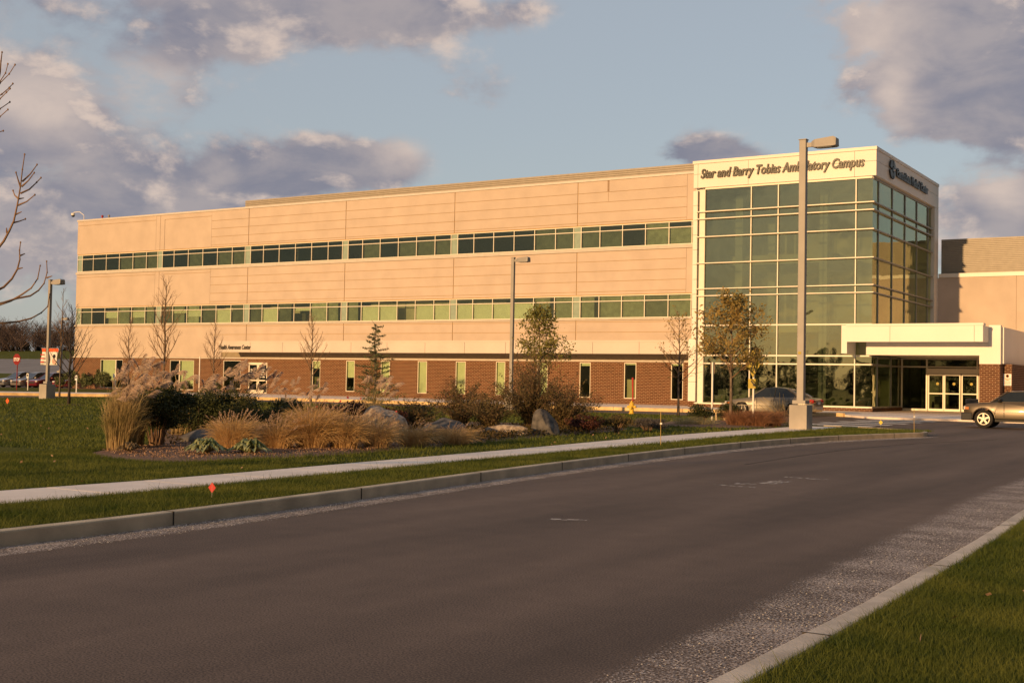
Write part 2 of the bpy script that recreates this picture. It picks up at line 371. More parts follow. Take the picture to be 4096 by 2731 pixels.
def text_mesh(name, txt, m, parent, size, xs, shear, extrude, mw):
    cu = bpy.data.curves.new(name, 'FONT'); cu.body = txt; cu.size = size; cu.extrude = extrude; cu.shear = shear
    cu.resolution_u = 3; cu.offset = size * .028
    t = bpy.data.objects.new('tmp', cu); COL.objects.link(t)
    dg = bpy.context.evaluated_depsgraph_get(); me = bpy.data.meshes.new_from_object(t.evaluated_get(dg))
    bpy.data.objects.remove(t)
    co = np.array([v.co[:] for v in me.vertices]); w = co[:, 0].max() - co[:, 0].min(); x0 = co[:, 0].min()
    for v in me.vertices: v.co.x = (v.co.x - x0) * xs / w
    me.transform(mw); o = org(parent); me.transform(Matrix.Translation(-o)); me.materials.clear()
    return link_mesh(name, me, m, parent)
FRONT = lambda x, y, z: Matrix.Translation((x, y, z)) @ Matrix.Rotation(R(90), 4, 'X')
SIDE = lambda x, y, z: Matrix.Translation((x, y, z)) @ Matrix.Rotation(R(90), 4, 'Z') @ Matrix.Rotation(R(90), 4, 'X')

# ---------------------------------------------------------------- ground materials
def asphalt_mat():
    m, t, b = mat('asphalt'); nn, ll = t.nodes, t.links
    g = nn.new('ShaderNodeNewGeometry')
    def nz(sc, det, xyz=None):
        n = nn.new('ShaderNodeTexNoise'); n.inputs['Scale'].default_value = sc; n.inputs['Detail'].default_value = det
        if xyz:
            mp = nn.new('ShaderNodeMapping'); mp.inputs['Scale'].default_value = xyz; ll.new(g.outputs['Position'], mp.inputs[0]); ll.new(mp.outputs[0], n.inputs['Vector'])
        else: ll.new(g.outputs['Position'], n.inputs['Vector'])
        return n.outputs['Fac']
    big = nz(.8, 3, (1, .12, 1)); fine = nz(75, 4); mid = nz(3, 5)
    def ramp(s, a, b_, c0, c1):
        r = nn.new('ShaderNodeMapRange'); r.inputs[1].default_value = a; r.inputs[2].default_value = b_; r.inputs[3].default_value = c0; r.inputs[4].default_value = c1
        ll.new(s, r.inputs[0]); return r.outputs[0]
    def mul(a, b_):
        n = nn.new('ShaderNodeMath'); n.operation = 'MULTIPLY'; ll.new(a, n.inputs[0]); ll.new(b_, n.inputs[1]); return n.outputs[0]
    f = mul(mul(ramp(big, .35, .65, .74, 1.22), ramp(fine, .3, .7, .35, 1.75)), ramp(mid, .3, .7, .93, 1.08))
    mx = nn.new('ShaderNodeMix'); mx.data_type = 'RGBA'; mx.blend_type = 'MULTIPLY'; mx.inputs[0].default_value = 1
    mx.inputs[6].default_value = (.128, .088, .066, 1); cc = nn.new('ShaderNodeCombineXYZ')
    for i in range(3): ll.new(f, cc.inputs[i])
    ll.new(cc.outputs[0], mx.inputs[7]); ll.new(mx.outputs[2], b.inputs['Base Color'])
    b.inputs['Roughness'].default_value = .85; b.inputs['Specular IOR Level'].default_value = .25
    bp = nn.new('ShaderNodeBump'); bp.inputs['Strength'].default_value = .45; bp.inputs['Distance'].default_value = .006
    ll.new(fine, bp.inputs['Height']); ll.new(bp.outputs[0], b.inputs['Normal'])
    return m
M['asphalt'] = asphalt_mat()
def lawn_mat():
    m, t, b = mat('lawn'); nn, ll = t.nodes, t.links
    g = nn.new('ShaderNodeNewGeometry')
    def nz(sc, det, xyz=(1, 1, 1)):
        n = nn.new('ShaderNodeTexNoise'); n.inputs['Scale'].default_value = sc; n.inputs['Detail'].default_value = det
        mp = nn.new('ShaderNodeMapping'); mp.inputs['Scale'].default_value = xyz; ll.new(g.outputs['Position'], mp.inputs[0]); ll.new(mp.outputs[0], n.inputs['Vector'])
        return n.outputs['Fac']
    a = nz(.5, 6, (1, .5, 1)); c = nz(14, 5)
    mx = nn.new('ShaderNodeMix'); mx.data_type = 'RGBA'; mx.inputs[6].default_value = (.054, .072, .012, 1); mx.inputs[7].default_value = (.135, .13, .026, 1)
    r = nn.new('ShaderNodeMapRange'); r.inputs[1].default_value = .3; r.inputs[2].default_value = .72; 
    ad = nn.new('ShaderNodeMath'); ad.operation = 'MULTIPLY_ADD'; ll.new(c, ad.inputs[0]); ad.inputs[1].default_value = .5
    s2 = nn.new('ShaderNodeMath'); s2.operation = 'MULTIPLY'; ll.new(a, s2.inputs[0]); s2.inputs[1].default_value = .5
    ll.new(s2.outputs[0], ad.inputs[2]); ll.new(ad.outputs[0], r.inputs[0]); ll.new(r.outputs[0], mx.inputs[0]); ll.new(mx.outputs[2], b.inputs['Base Color'])
    b.inputs['Roughness'].default_value = .95; b.inputs['Specular IOR Level'].default_value = .05
    bp = nn.new('ShaderNodeBump'); bp.inputs['Strength'].default_value = 1.0; bp.inputs['Distance'].default_value = .06
    ll.new(c, bp.inputs['Height']); ll.new(bp.outputs[0], b.inputs['Normal'])
    return m
M['lawn'] = lawn_mat()
M['blade'] = leafmat('grass_blade', (.060, .090, .014), (.165, .18, .036), 1.2, .3)
def gravel_mat():
    m = P('gravel', (.28, .22, .19), .9, col2=(.78, .66, .58), scale=60, bump=.8, bscale=60, det=3)
    t = m.node_tree; nn, ll = t.nodes, t.links
    out = [n for n in nn if n.type == 'OUTPUT_MATERIAL'][0]; b = nn['Principled BSDF']
    uv = nn.new('ShaderNodeUVMap'); s = nn.new('ShaderNodeSeparateXYZ'); ll.new(uv.outputs[0], s.inputs[0])
    g = nn.new('ShaderNodeNewGeometry'); n = nn.new('ShaderNodeTexNoise'); n.inputs['Scale'].default_value = 70; n.inputs['Detail'].default_value = 4; n.inputs['Roughness'].default_value = .65
    mp = nn.new('ShaderNodeMapping'); mp.inputs['Scale'].default_value = (1, .8, 1); ll.new(g.outputs['Position'], mp.inputs[0]); ll.new(mp.outputs[0], n.inputs['Vector'])
    n3 = nn.new('ShaderNodeTexNoise'); n3.inputs['Scale'].default_value = 1.6; n3.inputs['Detail'].default_value = 4; ll.new(g.outputs['Position'], n3.inputs['Vector'])
    # coverage: noise + large noise > edge distance
    a = nn.new('ShaderNodeMath'); a.operation = 'MULTIPLY_ADD'; ll.new(n3.outputs['Fac'], a.inputs[0]); a.inputs[1].default_value = .30; ll.new(n.outputs['Fac'], a.inputs[2])
    c = nn.new('ShaderNodeMath'); c.operation = 'MULTIPLY_ADD'; ed = nn.new('ShaderNodeMapRange'); ed.interpolation_type = 'SMOOTHSTEP'; ed.inputs[1].default_value = .55; ed.inputs[2].default_value = 1.0; ll.new(s.outputs[0], ed.inputs[0]); ll.new(ed.outputs[0], c.inputs[0]); c.inputs[1].default_value = -.45; ll.new(a.outputs[0], c.inputs[2])
    r = nn.new('ShaderNodeMapRange'); r.inputs[1].default_value = .56; r.inputs[2].default_value = .74; ll.new(c.outputs[0], r.inputs[0])
    tr = nn.new('ShaderNodeBsdfTransparent'); mx = nn.new('ShaderNodeMixShader')
    ll.new(r.outputs[0], mx.inputs[0]); ll.new(tr.outputs[0], mx.inputs[1]); ll.new(b.outputs[0], mx.inputs[2]); ll.new(mx.outputs[0], out.inputs[0])
    return m
M['gravel'] = gravel_mat()

# ---------------------------------------------------------------- ground
def st(o): o['kind'] = 'structure'; return o
st(MB().poly([(-900, -500, -.06), (700, -500, -.06), (700, 1200, -.06), (-900, 1200, -.06)]).build('ground', M['lawn']))
st(MB().poly([(-112, -60, 0), (30, -60, 0), (30, 75, 0), (-112, 75, 0)]).build('road', M['asphalt']))
def smooth_line(pts, n=6):
    out = []
    P4 = [pts[0]] + list(pts) + [pts[-1]]
    for i in range(1, len(P4) - 2):
        p0, p1, p2, p3 = [np.array(P4[i + j], float) for j in (-1, 0, 1, 2)]
        for t in np.arange(n) / n:
            out.append(tuple(.5 * ((2 * p1) + (-p0 + p2) * t + (2 * p0 - 5 * p1 + 4 * p2 - p3) * t * t + (-p0 + 3 * p1 - 3 * p2 + p3) * t ** 3)))
    out.append(tuple(pts[-1])); return out
def offset(line, d):
    a = np.array(line); t = unit(np.gradient(a, axis=0)); return [tuple(p) for p in a + np.stack([-t[:, 1], t[:, 0]], 1) * d]
LK = smooth_line([(-9.6, -40), (-9.6, -15), (-9.6, 0), (-9.6, 7), (-9.7, 9.5), (-9.98, 12.5), (-10.45, 16.7), (-10.78, 20.4), (-11.05, 24.4), (-11.17, 28), (-11.12, 31.4), (-10.85, 34.6), (-10.3, 37.6), (-9.75, 39.8), (-9.6, 40.7), (-9.8, 41.6), (-10.5, 42.6), (-12, 43.6), (-14, 44.3)], 5)
JOINTS = MB()
def band(name, line, w, z0, z1, m, joint=None, bevel=.02):
    """kerb of one width, the line is the road side, width goes left of travel; joint lines every few metres"""
    b = offset(line, w); o = MB().prism([tuple(p) for p in line] + [tuple(p) for p in reversed(b)], z0, z1).build(name, m, bevel=bevel)
    acc = joint * .4
    for i in range(1, len(line)):
        acc += math.dist(line[i], line[i - 1])
        if acc > joint:
            acc = 0; p = np.array(line[i]); q = np.array(b[i]); d = (q - p) / np.linalg.norm(q - p); t = np.array([-d[1], d[0]]) * .009
            p = p - d * .004; q = q + d * .002; JOINTS.prism([tuple(p - t), tuple(p + t), tuple(q + t), tuple(q - t)], z0, z1 + .002)
    return o
st(band('kerb', LK, .15, -.03, .145, M['kerb'], 3.0))
# lawn between the near road and the drive
LB = offset(LK, .147)
FAR = [(-16, 46), (-18, 48.5), (-21, 51), (-24, 52.6), (-28, 52.6), (-40, 52.2), (-50, 51.6), (-57, 51.3), (-60, 50.2), (-61, 48), (-59.4, 45), (-59.2, 42), (-60, 36), (-62, 20), (-62, -40)]
st(MB().prism(LB + FAR, -.03, .118).build('lawn', M['lawn']))
# sidewalk
W1 = smooth_line([(-11.75, -40), (-11.7, 0), (-11.65, 8.5), (-11.7, 11), (-11.95, 14.7), (-12.25, 19.8), (-12.5, 26.5), (-12.75, 32), (-12.85, 36.5), (-12.8, 40), (-12.9, 43.85)], 5)
W2 = smooth_line([(-13.15, -40), (-13.05, 0), (-12.95, 9.5), (-12.9, 12), (-13.15, 16.1), (-13.5, 21.7), (-13.95, 27), (-14.25, 32), (-14.35, 38), (-14.35, 41), (-14.3, 44.4)], 5)
wk = MB()
def resample(line, step):
    a = np.array(line); d = np.r_[0, np.cumsum(np.linalg.norm(np.diff(a, axis=0), axis=1))]; t = np.arange(0, d[-1], step)
    return np.stack([np.interp(t, d, a[:, 0]), np.interp(t, d, a[:, 1])], 1)
def cross(line, y): a = np.array(line); return np.interp(y, a[:, 1], a[:, 0])
ys = np.arange(-38, 43.5, 1.5)
for i in range(len(ys) - 1):
    a, b = ys[i] + .012, ys[i + 1]
    wk.prism([(cross(W1, a), a), (cross(W1, b), b), (cross(W2, b), b), (cross(W2, a), a)], .0, .135)
st(wk.build('sidewalk', M['walk'], bevel=.006))
# right verge
RK = smooth_line([(-2.34, -40), (-2.33, 0), (-2.33, 7), (-2.36, 9), (-2.45, 12.5), (-2.6, 16), (-2.75, 22), (-2.3, 28), (0, 35), (4, 38), (12, 39)], 5)
RKr = list(reversed(RK))
M['kerb_light'] = P('kerb_light', (.60, .50, .40), .9, var=.12, scale=3, bump=.3, bscale=70)
st(band('kerb', RKr, .16, -.03, .135, M['kerb_light'], 3.0))
st(MB().prism(offset(RKr, .157) + [(-2.0, -42), (40, -42), (40, 39)], -.03, .115).build('lawn', M['lawn']))
# gravel washed along the kerbs
def gravel(line, w, z=.004):
    a = offset(line, -.0); nn_ = np.array(offset(line, -1.0)) - np.array(line); b = [tuple(np.array(p) + q * (w(p[1]) if callable(w) else w)) for p, q in zip(line, nn_)]; V = []; uv = []
    for p, q in zip(a, b): V += [(p[0], p[1], z), (q[0], q[1], z)]; uv += [0, 1]
    F = [(2 * i, 2 * i + 1, 2 * i + 3, 2 * i + 2) for i in range(len(line) - 1)]
    me = bpy.data.meshes.new('gravel'); me.from_pydata(V, [], F); l = me.uv_layers.new(name='UVMap')
    for lp in me.loops: l.data[lp.index].uv = (uv[lp.vertex_index], 0)
    o = link_mesh('gravel', me, M['gravel']); o['kind'] = 'stuff'; return o
gravel([p for p in LK if p[1] > 2 and p[1] < 41.2][:-2], .70)
def clipw(line): return [p for p in line if p[1] > 1]
rk = [p for p in RKr if 1 < p[1] < 34]
gv = gravel(rk, lambda y: float(np.interp(y, [5, 8, 12.7, 18, 24], [1.0, 1.12, 1.4, 1.5, 1.6])))
# loose white stones, one object
def stones(line, w, n, lo, hi):
    a = np.array(line); k = rng.integers(0, len(a) - 1, n); t = rng.random(n)[:, None]
    p = a[k] * (1 - t) + a[k + 1] * t; off = np.array(offset(line, -1)) - a; p = p + off[k] * (w * rng.random(n) ** 1.6)[:, None]
    return np.c_[p, np.full(n, .008)], rng.uniform(lo, hi, n)
def stone_mesh(C, s):
    base = np.array([(1, 0, 0), (0, 1, 0), (-1, 0, 0), (0, -1, 0), (0, 0, .8)]); n = len(C)
    V = C[:, None, :] + base[None] * s[:, None, None] * rng.uniform(.6, 1.4, (n, 5, 3)); V = V.reshape(-1, 3)
    F = (np.arange(n) * 5)[:, None, None] + np.array([(0, 1, 4), (1, 2, 4), (2, 3, 4), (3, 0, 4)])[None]
    return V, F.reshape(-1, 3)
M['stone'] = P('white_stone', (.62, .55, .46), .8, var=.15, scale=30)
lkn = [p for p in LK if 5 < p[1] < 40]
for ln, w, n in ((lkn, .55, 3800), (rk, .7, 2200)):
    C_, s_ = stones(ln, w, n, .003, .008); V, F = stone_mesh(C_, s_)
    npmesh('loose_stones', V, F, M['stone'])['kind'] = 'stuff'
# far kerb, pavement in front of the building
FK = smooth_line([(-88, 26), (-79, 40), (-73, 48.5), (-67.5, 54.4), (-62, 58.2), (-57, 60.2), (-48, 61), (-38, 61.2), (-30, 62.2), (-26, 63.2), (-21, 63.8), (-19.2, 63.6), (-17, 61), (-12.7, 61.2), (-4, 61.6), (24, 62.5)], 4)
k1 = [p for p in FK if p[0] < -18.9]
st(band('kerb', k1, .16, -.03, .19, M['kerb_yellow'], 3.0))
st(MB().prism(offset(FK, .155) + [(24, 91), (-98, 91), (-98, 40)], -.03, .105).build('pavement', M['walk']))
st(JOINTS.build('kerb', M['joint_dark']))
# slabs lines in front of the entrance
pv_ = MB()
for x in np.arange(-20.2, -11, 1.5):
    pv_.box(x, x + .03, 62.0, 80, .1055, .1075)
for y in (66, 70, 74): pv_.box(-20.4, -10, y, y + .04, .1056, .1078)
st(pv_.build('pavement_joints', M['dark']))
# left strip, parking lot and rising ground beyond
st(MB().prism([(-150, 40), (-98.05, 52), (-98.05, 66.5), (-150, 66.5)], -.03, .09).build('lawn', M['lawn']))
st(MB().prism([(-98, 44), (-84, 53.8), (-77, 60.5), (-73, 67), (-78, 75.8), (-97.9, 75.8)], .05, .125).build('lawn', M['lawn']))
st(MB().poly([(-260, 60, .02), (-97, 68.5, .02), (-97, 135, .02), (-260, 150, .02)]).build('parking_lot', M['asphalt']))
M['lot'] = P('old_asphalt', (.22, .20, .19), .9, var=.06, scale=.2)
def slope(name, rows, m):
    V = []; F = []
    for (y, z) in rows: V += [(-2.6 * y, y * 1.15, z), (-.72 * y, y * .8, z)]
    for i in range(len(rows) - 1): F.append((2 * i, 2 * i + 1, 2 * i + 3, 2 * i + 2))
    mb = MB(); mb.v = V; mb.f = F; return st(mb.build(name, m))
slope('bank', [(112, .0), (134, 1.3)], M['lawn']); slope('upper_parking_lot', [(134, 1.31), (186, 4.25)], M['lot'])
slope('hill', [(186, 4.26), (212, 6.5), (400, 8.5)], M['lawn'])
# mulch beds
BED = smooth_line([(-18.6, 15.6), (-18.1, 14.95), (-17.3, 14.5), (-16.3, 14.2), (-15.3, 14.45), (-14.95, 16.2), (-14.85, 18.2), (-15.1, 20.8), (-15.5, 24), (-16.0, 27.2), (-16.4, 31), (-17.4, 35), (-20, 36), (-24, 35), (-26, 31), (-26, 27), (-24.5, 22.5), (-21.8, 19.6), (-19.6, 17.6), (-18.8, 16.4), (-18.6, 15.6)], 4)[:-1]
def bed(poly, h, name='mulch_bed'):
    c = np.mean(poly, axis=0); mb = MB(); rings = [(1.0, .12), (.93, .12 + h * .6), (.75, .12 + h), (.4, .12 + h * 1.1)]
    n = len(poly)
    for s, z in rings:
        for p in poly: q = c + (np.array(p) - c) * s; mb.v.append((q[0], q[1], z + (0 if s == 1 else random.uniform(-.012, .012))))
    for r in range(len(rings) - 1):
        for i in range(n): j = (i + 1) % n; mb.f.append((r * n + i, r * n + j, (r + 1) * n + j, (r + 1) * n + i))
    mb.f.append(tuple((len(rings) - 1) * n + i for i in range(n)))
    return st(mb.build(name, M['mulch'], smooth=True))
bed(BED, .06)
BED2 = smooth_line([(-15.0, 39.3), (-16.2, 38.4), (-17.8, 38.6), (-18.6, 40), (-19.4, 43), (-18.5, 46), (-16.8, 46.2), (-15.2, 44), (-14.7, 41), (-15.0, 39.3)], 4)[:-1]
bed(BED2, .05)
bed([(-96 + 8 * t, 74.2) for t in (0, .3, .6, 1)] + [(-88, 76.4), (-96, 76.4)], .03)
# wood chips on the bed (uncountable)
n = 9000; C_ = np.stack([rng.uniform(-19, -14.8, n), rng.uniform(14, 22, n), np.full(n, .19)], 1)
from math import isfinite
def inside(P2, poly):
    x, y = P2[:, 0], P2[:, 1]; c = np.zeros(len(P2), bool); a = np.array(poly)
    for i in range(len(a)):
        x1, y1 = a[i]; x2, y2 = a[i - 1]
        cond = ((y1 > y) != (y2 > y)); xi = (x2 - x1) * (y - y1) / (y2 - y1 + 1e-12) + x1; c ^= cond & (x < xi)
    return c
cc = np.mean(BED, axis=0); shr = [tuple(cc + (np.array(p) - cc) * .97) for p in BED]
C_ = C_[inside(C_, shr)]; C_[:, 2] = .165 + rng.random(len(C_)) * .03
V, F = leaves(C_, .045, 2.6); V[:, 2] = np.maximum(V[:, 2], .125)
M['chip'] = P('wood_chip', (.16, .09, .055), .9, col2=(.42, .28, .2), scale=16)
npmesh('wood_chips', V, F, M['chip'])['kind'] = 'stuff'
# road paint: crosswalk stripes and worn marks
def paint_mat(nm, lo, hi, c):
    m = P(nm, c, .8, var=.08, scale=6)
    t = m.node_tree; nn, ll = t.nodes, t.links; out = [n for n in nn if n.type == 'OUTPUT_MATERIAL'][0]; b = nn['Principled BSDF']
    g = nn.new('ShaderNodeNewGeometry'); n = nn.new('ShaderNodeTexNoise'); n.inputs['Scale'].default_value = 9; n.inputs['Detail'].default_value = 6; ll.new(g.outputs['Position'], n.inputs['Vector'])
    r = nn.new('ShaderNodeMapRange'); r.inputs[1].default_value = lo; r.inputs[2].default_value = hi; ll.new(n.outputs['Fac'], r.inputs[0])
    tr = nn.new('ShaderNodeBsdfTransparent'); mx = nn.new('ShaderNodeMixShader'); ll.new(r.outputs[0], mx.inputs[0]); ll.new(tr.outputs[0], mx.inputs[1]); ll.new(b.outputs[0], mx.inputs[2]); ll.new(mx.outputs[0], out.inputs[0]); return m
M['roadpaint'] = paint_mat('road_paint', .22, .42, (.78, .70, .60)); M['wornpaint'] = paint_mat('worn_paint', .42, .62, (.55, .48, .42))
cw = MB()
for i in range(6):
    y = 46.4 + i * 2.6; cw.poly([(-16.7, y, .006), (-13.6, y - .45, .006), (-13.6, y + .55, .006), (-16.7, y + 1.0, .006)])
st(cw.build('crosswalk', M['roadpaint']))
sm = [p for p in LK if 22 < p[1] < 41]; sa = offset(sm, -2.1); sb = offset(sm, -2.118); seam = MB(); seam.prism([tuple(p) for p in sb] + [tuple(p) for p in reversed(sa)], -.01, .0045); st(seam.build('road_seam', M['joint_dark']))
ar = MB()
ar.poly([(-7.45, 17.95, .004), (-6.75, 17.9, .004), (-6.75, 18.0, .004), (-7.45, 18.06, .004)])
ar.poly([(-7.15, 20.3, .004), (-6.35, 20.25, .004), (-6.35, 20.38, .004), (-7.15, 20.44, .004)])
ar.poly([(-7.25, 18.35, .004), (-6.95, 18.4, .004), (-6.95, 18.65, .004), (-7.3, 18.6, .004)])
ar.poly([(-7.1, 18.75, .004), (-6.75, 18.7, .004), (-6.7, 19.5, .004), (-6.95, 19.6, .004)])
ar.poly([(-6.95, 12.02, .004), (-6.6, 12.25, .004), (-6.6, 12.37, .004), (-7.0, 12.2, .004)])
ar.poly([(-11.6, 50.1, .004), (-11.3, 50.0, .004), (-11.3, 50.12, .004), (-11.6, 50.22, .004)])
st(ar.build('worn_road_marking', M['wornpaint']))

# ---------------------------------------------------------------- grass blades
def blades(region, dens, h, w, name='grass', lean=.5, poly=None, z0=.115):
    x0, x1, y0, y1 = region; n = int((x1 - x0) * (y1 - y0) * dens)
    p = np.stack([rng.uniform(x0, x1, n), rng.uniform(y0, y1, n)], 1)
    if poly is not None: p = p[poly(p)]
    n = len(p); hh = h * rng.uniform(.5, 1.3, n); d = rng.normal(size=(n, 2)) * lean
    B = np.c_[p, np.full(n, z0)]; T = B + np.c_[d * hh[:, None], hh[:, None]]
    s = rng.normal(size=(n, 2)); s /= np.linalg.norm(s, axis=1)[:, None]; S = np.c_[s * w / 2, np.zeros(n)]
    V = np.stack([B - S, B + S, T], 1).reshape(-1, 3); F = np.arange(len(V)).reshape(-1, 3)
    return V, F
rx = lambda p: p[:, 0] > np.interp(p[:, 1], [0, 7, 9, 12.5, 16, 22], [-2.18, -2.17, -2.2, -2.3, -2.45, -2.6])
parts = [blades((-2.5, .6, 4.2, 10, ), 9500, .045, .0045, poly=rx), blades((-2.6, .6, 10, 16), 4200, .045, .006, poly=rx), blades((-2.5, -1.9, 4.2, 16), 300, .085, .006, poly=rx, lean=.9)]
V, F = join_np(parts); npmesh('grass', V, F, M['blade'])['kind'] = 'stuff'
LBa = np.array([p for p in LB if p[1] < 41]); W1a = np.array(W1); W2a = np.array(W2)
vs = lambda p: (p[:, 0] < np.interp(p[:, 1], LBa[:, 1], LBa[:, 0]) + .02) & (p[:, 0] > np.interp(p[:, 1], W1a[:, 1], W1a[:, 0]) - .03)
parts = [blades((-12, -9.6, 5.5, 14), 4200, .060, .0055, poly=vs), blades((-12.5, -10, 14, 24), 2200, .060, .008, poly=vs), blades((-13, -9.7, 24, 42.5), 520, .08, .016, poly=vs),
         blades((-12.6, -9.6, 5.5, 30), 30, .14, .007, poly=vs)]
V, F = join_np(parts); npmesh('grass', V, F, M['blade'])['kind'] = 'stuff'
BEDa = BED; LAWNP = LB + FAR
ls = lambda p: inside(p, LAWNP) & (p[:, 0] < np.interp(p[:, 1], W2a[:, 1], W2a[:, 0]) + .02) & ~inside(p, BEDa) & ~inside(p, BED2) & (p[:, 1] > -p[:, 0] * .60)
parts = [blades((-19, -12.7, 7.5, 16), 1900, .055, .008, poly=ls), blades((-30, -12.9, 15, 26), 260, .075, .018, poly=ls), blades((-60, -13.8, 22, 51), 42, .08, .04, poly=ls),
         blades((-19, -12.9, 12, 30), 160, .12, .010, poly=lambda p: ls(p) & ~ls(p - np.array([.35, 0])))]
V, F = join_np(parts); npmesh('grass', V, F, M['blade'])['kind'] = 'stuff'

# ================================================================ BUILDING
WY = 76.92
B = thing('medical_building', (-55, WY, .1), 'long three-storey tan medical building with green ribbon windows, brick base and a glass corner tower', 'building')
JX = [-84.86, -74.15, -63.6, -53.03, -42.42]
def panels(mb, x0, x1, zs, g=.032, t=.05, y=WY):
    for a, b in zip(zs[:-1], zs[1:]): mb.box(x0 + g / 2, x1 - g / 2, y, y + t, a + g / 2, b - g / 2)
wall = MB()
for zt, zb, zj in ((15.72, 12.62, [14.9, 14.2, 13.5, 12.79]), (10.73, 7.68, [10.03, 9.33, 8.62, 7.9]), (5.90, 4.3, [5.77, 5.06])):
    zs = [zb] + sorted(zj) + [zt]; zl = 3.13 if zb < 5 else zb
    lz = [zb, 15.32, zt] if zt > 15 else ([zb, zt - .28, zt] if zt > 10 else [zl, 5.78, zt])
    panels(wall, -95.96, -85.38, lz); wall.box(-85.38, -84.876, WY, WY + .05, zl + .016, zt - .016)
    wall.box(-84.844, -84.31, WY, WY + .05, zl + .016, zt - .016)
    wall.box(-84.27, -78.52, WY, WY + .05, zl + .016, lz[1] - .016); wall.box(-84.31, -78.52, WY, WY + .05, lz[1] + .016, zt - .016)
    if zl < 4: wall.box(-78.52, -77.0, WY, WY + .05, zl + .016, zb)
    xs = [-78.52] + JX[1:] + [-33.95]
    for a, b in zip(xs[:-1], xs[1:]): panels(wall, a + (0 if a == -78.52 else .03), b - .03 if b > -34 else b, zs)
    wall.box(-33.98, -32.0, WY, WY + .05, zb + .016, zt - .016)
wall.build('wall', M['stucco'], B)
bk = MB()
for a, b in ((12.56, 15.75), (7.63, 10.75), (3.1, 5.95)): bk.box(-95.9, -32, WY + .051, WY + .35, a, b)
bk.box(-95.9, -95.6, WY + .36, 100, 3, 15.7); bk.box(-95.6, -30, 99.6, 99.9, 3, 15.7); bk.box(-95.6, -32, WY + .4, 99.5, 15.3, 15.5)
bk.build('backing_wall', M['joint'], B)
MB().box(-96.02, -32.0, WY - .06, WY + .5, 15.72, 15.88).box(-96.02, -95.5, WY + .5, 99, 15.72, 15.88).build('coping', M['coping'], B)
sc_ = MB(); sc_.box(-77.6, -30, 80.05, 80.4, 15.5, 17.02)
for i in range(10): sc_.box(-77.62, -30, 79.98, 80.05, 15.6 + i * .142, 15.68 + i * .142)
sc_.box(-77.62, -77.4, 80.4, 95, 15.5, 17.02)
sc_.build('roof_screen', M['screen'], B)
for zt, zb in ((10.97, 10.74), (6.03, 5.91)):
    MB().box(-96.0, -32, WY - .07, WY + .2, zb, zt - .02).build('sill_ledge', M['ledge'], B)
M['stain'] = P('rust_stain', (.34, .22, .13), .95, col2=(.42, .32, .24), scale=3)
sn = MB()
for z0, z1, x, w in ((14.93, 15.70, -40.0, .055), (14.93, 15.70, -39.93, .03), (14.25, 14.86, -39.97, .02)): sn.box(x - w, x + w, WY - .004, WY + .01, z0, z1)
sn.build('water_stain', M['stain'], B)
# ribbon windows
def edges():
    E = [(-95.83, -95.17, 1), (-95.17, -93.66, 0), (-93.66, -91.88, 0), (-91.88, -90.11, 0), (-90.11, -88.31, 0), (-88.31, -86.55, 0), (-86.55, -85.10, 0), (-85.10, -84.49, 1)]
    for s in (-84.49, -73.87, -63.29, -52.69):
        o = [0, 1.46, 3.22, 5.0, 6.75, 8.5, 9.99]
        E += [(s + a, s + b, 0) for a, b in zip(o[:-1], o[1:])] + [(s + 9.99, s + 10.6, 1)]
    E += [(a, b, 0) for a, b in zip([-42.09, -40.59, -38.82, -37.06, -35.29], [-40.59, -38.82, -37.06, -35.29, -33.6])] + [(-33.6, -32.0, 0)]
    return E
for z0, z1, ztr, low in ((10.97, 12.56, 12.16, 0), (6.03, 7.63, 7.23, 1)):
    for a, b, sp_ in edges():
        f = MB(); y0, y1 = WY - .01, WY + .10; w = .024
        f.box(a - w, a + w, y0, y1, z0, z1).box(a + w, b - w, y0 - .002, y1, z0, z0 + .06).box(a + w, b - w, y0 - .002, y1, z1 - .05, z1).box(a + w, b - w, y0, y1, ztr - .025, ztr + .025)
        wdw = f.build('window', M['frame'], B)
        MB().box(a + w, b - w, WY + .05, WY + .06, z0 + .06, z1 - .05).build('pane', M['spandrel'] if sp_ else M['glass'], wdw)
        if not sp_:
            r = random.random()
            if low and -61.9 < a < -47: fr = 1.0
            elif low and r < .3: fr = random.choice([.2, .5, 1])
            elif low: fr = 0
            else: fr = 0
            if fr and not (-59.3 < a < -57.9):
                zt = ztr - .03; MB().box(a + .06, b - .06, WY + .13, WY + .14, zt - (zt - z0 - .05) * fr, zt).build('blind', M['blind'], wdw)
            if low and fr < 1:
                k = random.choices(['shade_dark', 'shade_mid', 'shade_light', None], [.25, .4, .12, .23])[0]
                if k: MB().box(a + .05, b - .05 - random.choice([0, 0, .4]), WY + .17, WY + .18, z0 + .03, z1 - .03).build('shade', M[k], wdw)
            if not low and (a > -60 and random.random() < .5 or random.random() < .35): MB().box(a + .05, b - .05, WY + .17, WY + .18, z0 + .03, z1 - .03 if random.random() < .5 else ztr - .02).build('shade', M['shade_dark' if a < -48 else random.choice(['shade_dark', 'shade_mid'])], wdw)
